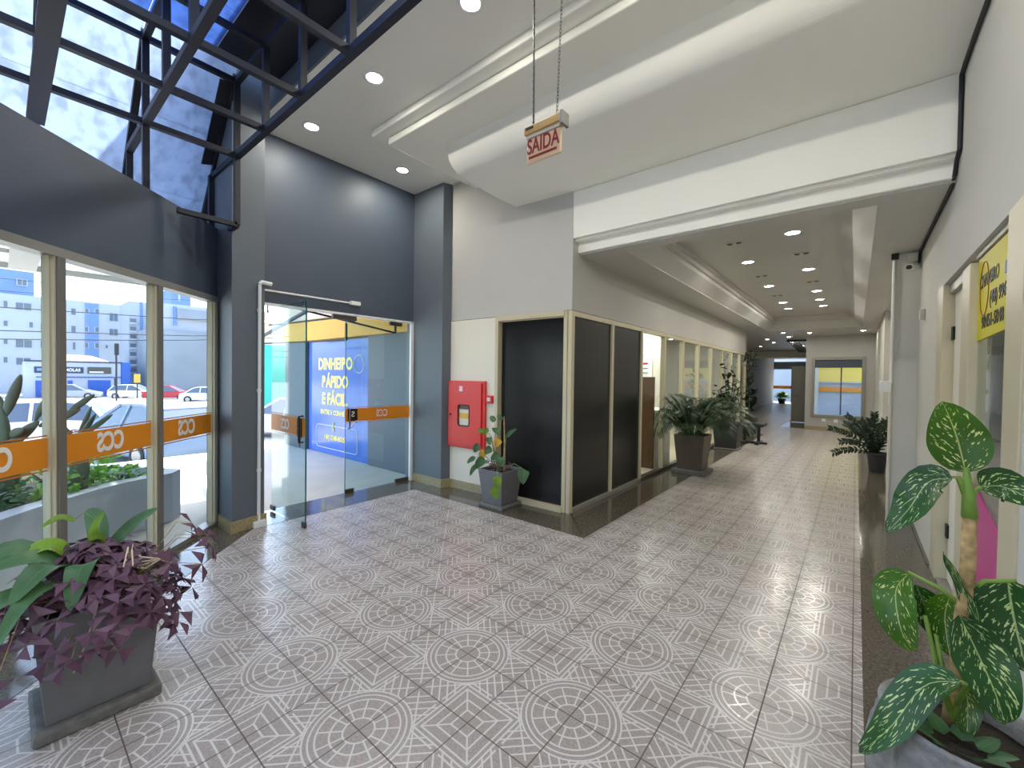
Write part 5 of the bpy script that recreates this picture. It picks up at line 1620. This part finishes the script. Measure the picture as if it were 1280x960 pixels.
t = thing('potted_climber', (-2.25, 13.1, 0), 'tall thin dark climber at the far corner of the shop glazing', 'potted plant')
sz = square_pot(t, -2.25, 13.1, 0.18, 0.15, 0.45, 'pot_dark', 0.03, 0.19)
MB().tube([(-2.25, 13.1, sz - 0.02), (-2.3, 13.12, 1.4), (-2.26, 13.1, 2.25)], [0.02, 0.015, 0.01], 6).build('stem', 'stem_dark', t)
fo = MB()
for k in range(150):
    z = random.uniform(0.9, 2.3)
    p = V((-2.27, 13.1, z)) + V((random.uniform(-1, 1), random.uniform(-1, 1), 0)) * (0.06 + 0.12 * (z > 1.9))
    d = rnd_dir()
    fo.leaf([p, p + d * 0.05, p + d * 0.10 + V((0, 0, -0.03))], 0.06, Z + rnd_dir() * 0.5, 0.1, 3)
fo.build('foliage', 'dark_leaf', t)

# --- bench seat
t = thing('bench_seat', (-1.92, 11.55, 0), 'low black padded seat on two pedestal feet beyond the planters', 'bench')
MB().box(-2.20, -1.64, 11.30, 11.80, 0.42, 0.50).build('seat_pad', 'bench', t, bevel=0.03)
for x in (-2.08, -1.78):
    MB().tube([(x, 11.55, 0.05), (x, 11.55, 0.42)], 0.035, 10).build('pedestal', 'bench', t)
    MB().box(x - 0.04, x + 0.04, 11.25, 11.85, 0.0, 0.05).build('foot', 'bench', t, bevel=0.01)
MB().box(-2.2, -1.60, 11.50, 11.60, 0.005, 0.045).build('foot_rail', 'bench', t, bevel=0.01)

# --- urn plant at the far end
t = thing('urn_plant', (-4.0, 23.4, 0), 'dark spiky plant in a dark urn far down the corridor on the left', 'potted plant')
MB().lathe([(0.20, 0.0), (0.22, 0.04), (0.08, 0.12), (0.09, 0.20), (0.26, 0.40), (0.30, 0.62), (0.24, 0.72), (0.22, 0.70)], (-4.0, 23.4, 0), 24).build('urn', 'pot_dark', t, smooth=True)
fo = MB()
for k in range(28):
    a = random.uniform(0, 6.28)
    e_ = random.uniform(0.3, 1.3)
    d = V((math.cos(a) * math.cos(e_), math.sin(a) * math.cos(e_), math.sin(e_)))
    p = V((-4.0, 23.4, 0.7))
    fo.leaf([p, p + d * 0.35, p + d * 0.65 - Z * 0.12], 0.10, Z, 0.1, 5)
fo.build('foliage', 'dark_leaf', t)
t = thing('urn_plant', (-3.7, 32.2, 0), 'bright green bushy plant before the far glazed entrance', 'potted plant')
MB().lathe([(0.16, 0.0), (0.24, 0.30), (0.25, 0.32), (0.22, 0.30)], (-3.7, 32.2, 0), 20).build('pot', 'pot_dark', t)
fo = MB()
for k in range(120):
    d = rnd_dir()
    d.z = abs(d.z)
    p = V((-3.7, 32.2, 0.35))
    fo.leaf([p + d * 0.1, p + d * 0.35, p + d * 0.55 - Z * 0.1], 0.10, Z + rnd_dir() * 0.3, 0.1, 3)
fo.build('foliage', 'shrub', t)

# --- zz plant on the right
t = thing('potted_glossy_plant', (0.30, 9.35, 0), 'arching dark glossy plant in a dark pot beyond the cream pier', 'potted plant')
MB().lathe([(0.10, 0.0), (0.13, 0.28), (0.145, 0.30), (0.145, 0.34), (0.13, 0.34), (0.125, 0.31)], (0.30, 9.35, 0), 24).build('pot', 'pot_dark', t)
MB().lathe([(0.127, 0.30), (0.0, 0.31)], (0.30, 9.35, 0), 20).build('soil', 'soil', t)
ZS = 0.90
tips = [((-0.60, -0.20, 0.30), 0.80), ((-0.66, -0.1, 0.78), 0.80), ((-0.42, 0.0, 1.05), 0.9), ((-0.05, 0.0, 1.12), 0.95), ((0.18, -0.1, 1.10), 0.95), ((-0.22, -0.2, 0.98), 0.9), ((0.22, -0.15, 0.82), 0.75), ((-0.35, -0.3, 0.80), 0.8),
        ((-0.3, 0.2, 0.9), 0.85), ((0.0, -0.3, 0.9), 0.85), ((-0.5, -0.3, 0.55), 0.75), ((0.1, 0.2, 0.98), 0.85), ((-0.12, -0.15, 0.75), 0.7), ((-0.1, 0.1, 1.0), 0.8), ((-0.45, -0.15, 0.9), 0.85), ((0.12, -0.3, 0.7), 0.7)]
for k, (tp, mz) in enumerate(tips):
    c0 = V((0.30, 9.35, 0.30))
    tpv = V((0.30 + tp[0], 9.35 + tp[1], tp[2] * ZS))
    mid = (c0 + tpv) / 2 + Z * 0.16
    pts = []
    for i in range(11):
        u_ = i / 10
        pts.append(c0 * (1 - u_) ** 2 + mid * 2 * u_ * (1 - u_) + tpv * u_ * u_)
    mb = MB()
    mb.tube(pts, [0.012 - 0.0009 * i for i in range(11)], 6)
    for i in range(2, 11):
        td = (pts[i] - pts[i - 1]).normalized()
        sd = td.cross(V((0.3, -0.8, 0.5))).normalized()
        for s_ in (-1, 1):
            for h_ in ((0.0, 0.5) if i > 5 else (0.3,)):
                p_ = pts[i - 1] * (1 - h_) + pts[i] * h_
                d = (sd * s_ + td * 0.7 + rnd_dir() * 0.2).normalized()
                mb.leaf([p_, p_ + d * 0.04, p_ + d * 0.08], 0.034, V((0.2, -0.7, 0.7)) + rnd_dir() * 0.3, 0.12, 4)
    mb.build('glossy_stem', 'dark_leaf', t)

# --- big urn with dumb cane at the right front
UX, UY = 0.25, 1.67
t = thing('potted_dumb_cane', (UX, UY, 0), 'ribbed stone urn with a tall white-speckled dumb cane by the key shop window', 'potted plant')
b = MB()
prof = [(0.10, 0.0), (0.12, 0.02), (0.10, 0.08), (0.12, 0.14), (0.17, 0.24), (0.195, 0.36), (0.20, 0.46), (0.188, 0.54), (0.172, 0.585), (0.180, 0.60), (0.172, 0.61), (0.158, 0.60), (0.150, 0.575), (0.148, 0.55)]
N = 96
for r, z in prof:
    for k in range(N):
        an = 2 * PI * k / N
        rr = r * (1 + (0.035 * math.cos(an * 16) if 0.1 < z < 0.56 and r > 0.12 and prof.index((r, z)) < 9 else 0))
        b.v.append(V((UX + rr * math.cos(an), UY + rr * math.sin(an), z)))
for i in range(len(prof) - 1):
    for k in range(N):
        k2 = (k + 1) % N
        b.f.append([i * N + k, i * N + k2, (i + 1) * N + k2, (i + 1) * N + k])
        b.uv.append(None)
b.f.append(list(range(N - 1, -1, -1)))
b.uv.append(None)
b.build('urn', 'stone_urn', t, smooth=True)
MB().lathe([(0.152, 0.555), (0.08, 0.565), (0.0, 0.57)], (UX, UY, 0), 32).build('soil', 'soil', t, smooth=True)
K = 1.10
def LP(x, z, dy=0.0):                                 # plant point taken from image pixels, then scaled about the camera
    return V((x * K, 1.65 + dy, 1.54 + (z - 1.54) * K))
MB().tube([LP(0.203, 0.66, 0.03), LP(0.207, 0.80), LP(0.215, 0.95), LP(0.222, 1.10), LP(0.222, 1.215)], [0.019, 0.017, 0.017, 0.016, 0.015], 12).build('cane', 'stem_brown', t, smooth=True)
MB().tube([LP(0.222, 1.21), LP(0.219, 1.27), LP(0.213, 1.33)], [0.017, 0.013, 0.006], 10).build('leaf_sheath', 'stem_green', t, smooth=True)
st = MB()
for pts in (([LP(0.218, 1.25), LP(0.200, 1.305), LP(0.183, 1.302)]), ([LP(0.222, 1.23), LP(0.230, 1.28), LP(0.240, 1.287)]), ([LP(0.218, 0.985), LP(0.175, 1.02), LP(0.116, 1.042)]),
            ([LP(0.224, 1.03), LP(0.250, 1.062, 0.0), LP(0.30, 1.078)]), ([LP(0.20, 0.72), LP(0.188, 0.80), LP(0.170, 0.90)]), ([LP(0.20, 0.72), LP(0.178, 0.80), LP(0.150, 0.94)]),
            ([LP(0.205, 0.70), LP(0.222, 0.82), LP(0.212, 0.93)]), ([LP(0.205, 0.71, 0.02), LP(0.222, 0.82, -0.05), LP(0.205, 0.845, -0.10)])):
    MB().tube(pts, [0.008, 0.006, 0.005], 8).build('leaf_stalk', 'stem_green', t, smooth=True)
CV = V((-0.1, -1.0, 0.12))
lv = [([(0.213, 1.318), (0.197, 1.405), (0.168, 1.492)], 0.115, CV, 'dieff_light', 0.0),
      ([(0.188, 1.302), (0.148, 1.285), (0.112, 1.215), (0.072, 1.143)], 0.085, (-0.35, -0.8, 0.45), 'dieff', -0.02),
      ([(0.236, 1.286), (0.278, 1.292), (0.335, 1.262)], 0.085, (0.0, -0.85, 0.5), 'dieff', 0.0),
      ([(0.249, 0.928), (0.217, 1.024), (0.174, 1.124)], 0.030, (-0.6, -0.6, 0.3), 'dieff', -0.03),
      ([(0.118, 1.043), (0.094, 0.985), (0.103, 0.90), (0.130, 0.845)], 0.095, (-0.4, -0.9, 0.25), 'dieff_light', -0.01),
      ([(0.134, 1.005), (0.155, 0.945), (0.176, 0.88)], 0.070, (-0.1, -0.9, 0.3), 'dieff', 0.03),
      ([(0.205, 0.978), (0.236, 0.90), (0.262, 0.83), (0.283, 0.755)], 0.110, (0.1, -0.9, 0.4), 'dieff', -0.04),
      ([(0.286, 1.078), (0.300, 0.985), (0.318, 0.875)], 0.150, CV, 'dieff', 0.0),
      ([(0.205, 0.845), (0.145, 0.800), (0.085, 0.68), (0.028, 0.576)], 0.085, (-0.3, -0.7, 0.7), 'dieff', -0.10),
      ([(0.195, 1.005), (0.188, 0.94), (0.196, 0.855)], 0.075, CV, 'dieff_light', 0.01),
      ([(0.162, 0.985), (0.176, 0.925), (0.178, 0.855)], 0.065, CV, 'dieff', 0.05),
      ([(0.215, 0.84), (0.230, 0.76), (0.228, 0.67)], 0.06, CV, 'dieff_light', 0.0),
      ([(0.200, 0.80), (0.17, 0.74), (0.13, 0.70)], 0.06, (-0.3, -0.8, 0.5), 'dieff', 0.04)]
for pts, wdt, up, m_, dy in lv:
    MB().leaf([LP(x, z, dy + 0.015 * math.sin(i * 2)) for i, (x, z) in enumerate(pts)], wdt * 1.1, up, 0.14, 14, 0.8, wave=0.003).build('speckled_leaf', m_, t, smooth=True)
fo = MB()
for k in range(9):
    a = k * 0.7
    p = V((UX - 0.02 + 0.05 * math.cos(a), UY - 0.08 + 0.03 * math.sin(a), 0.585))
    d = V((math.cos(a), math.sin(a), 0.5)).normalized()
    fo.leaf([p, p + d * 0.03, p + d * 0.06], 0.045, Z, 0.1, 5, 0.6)
fo.build('seedling_leaves', 'green_leaf', t, smooth=True)
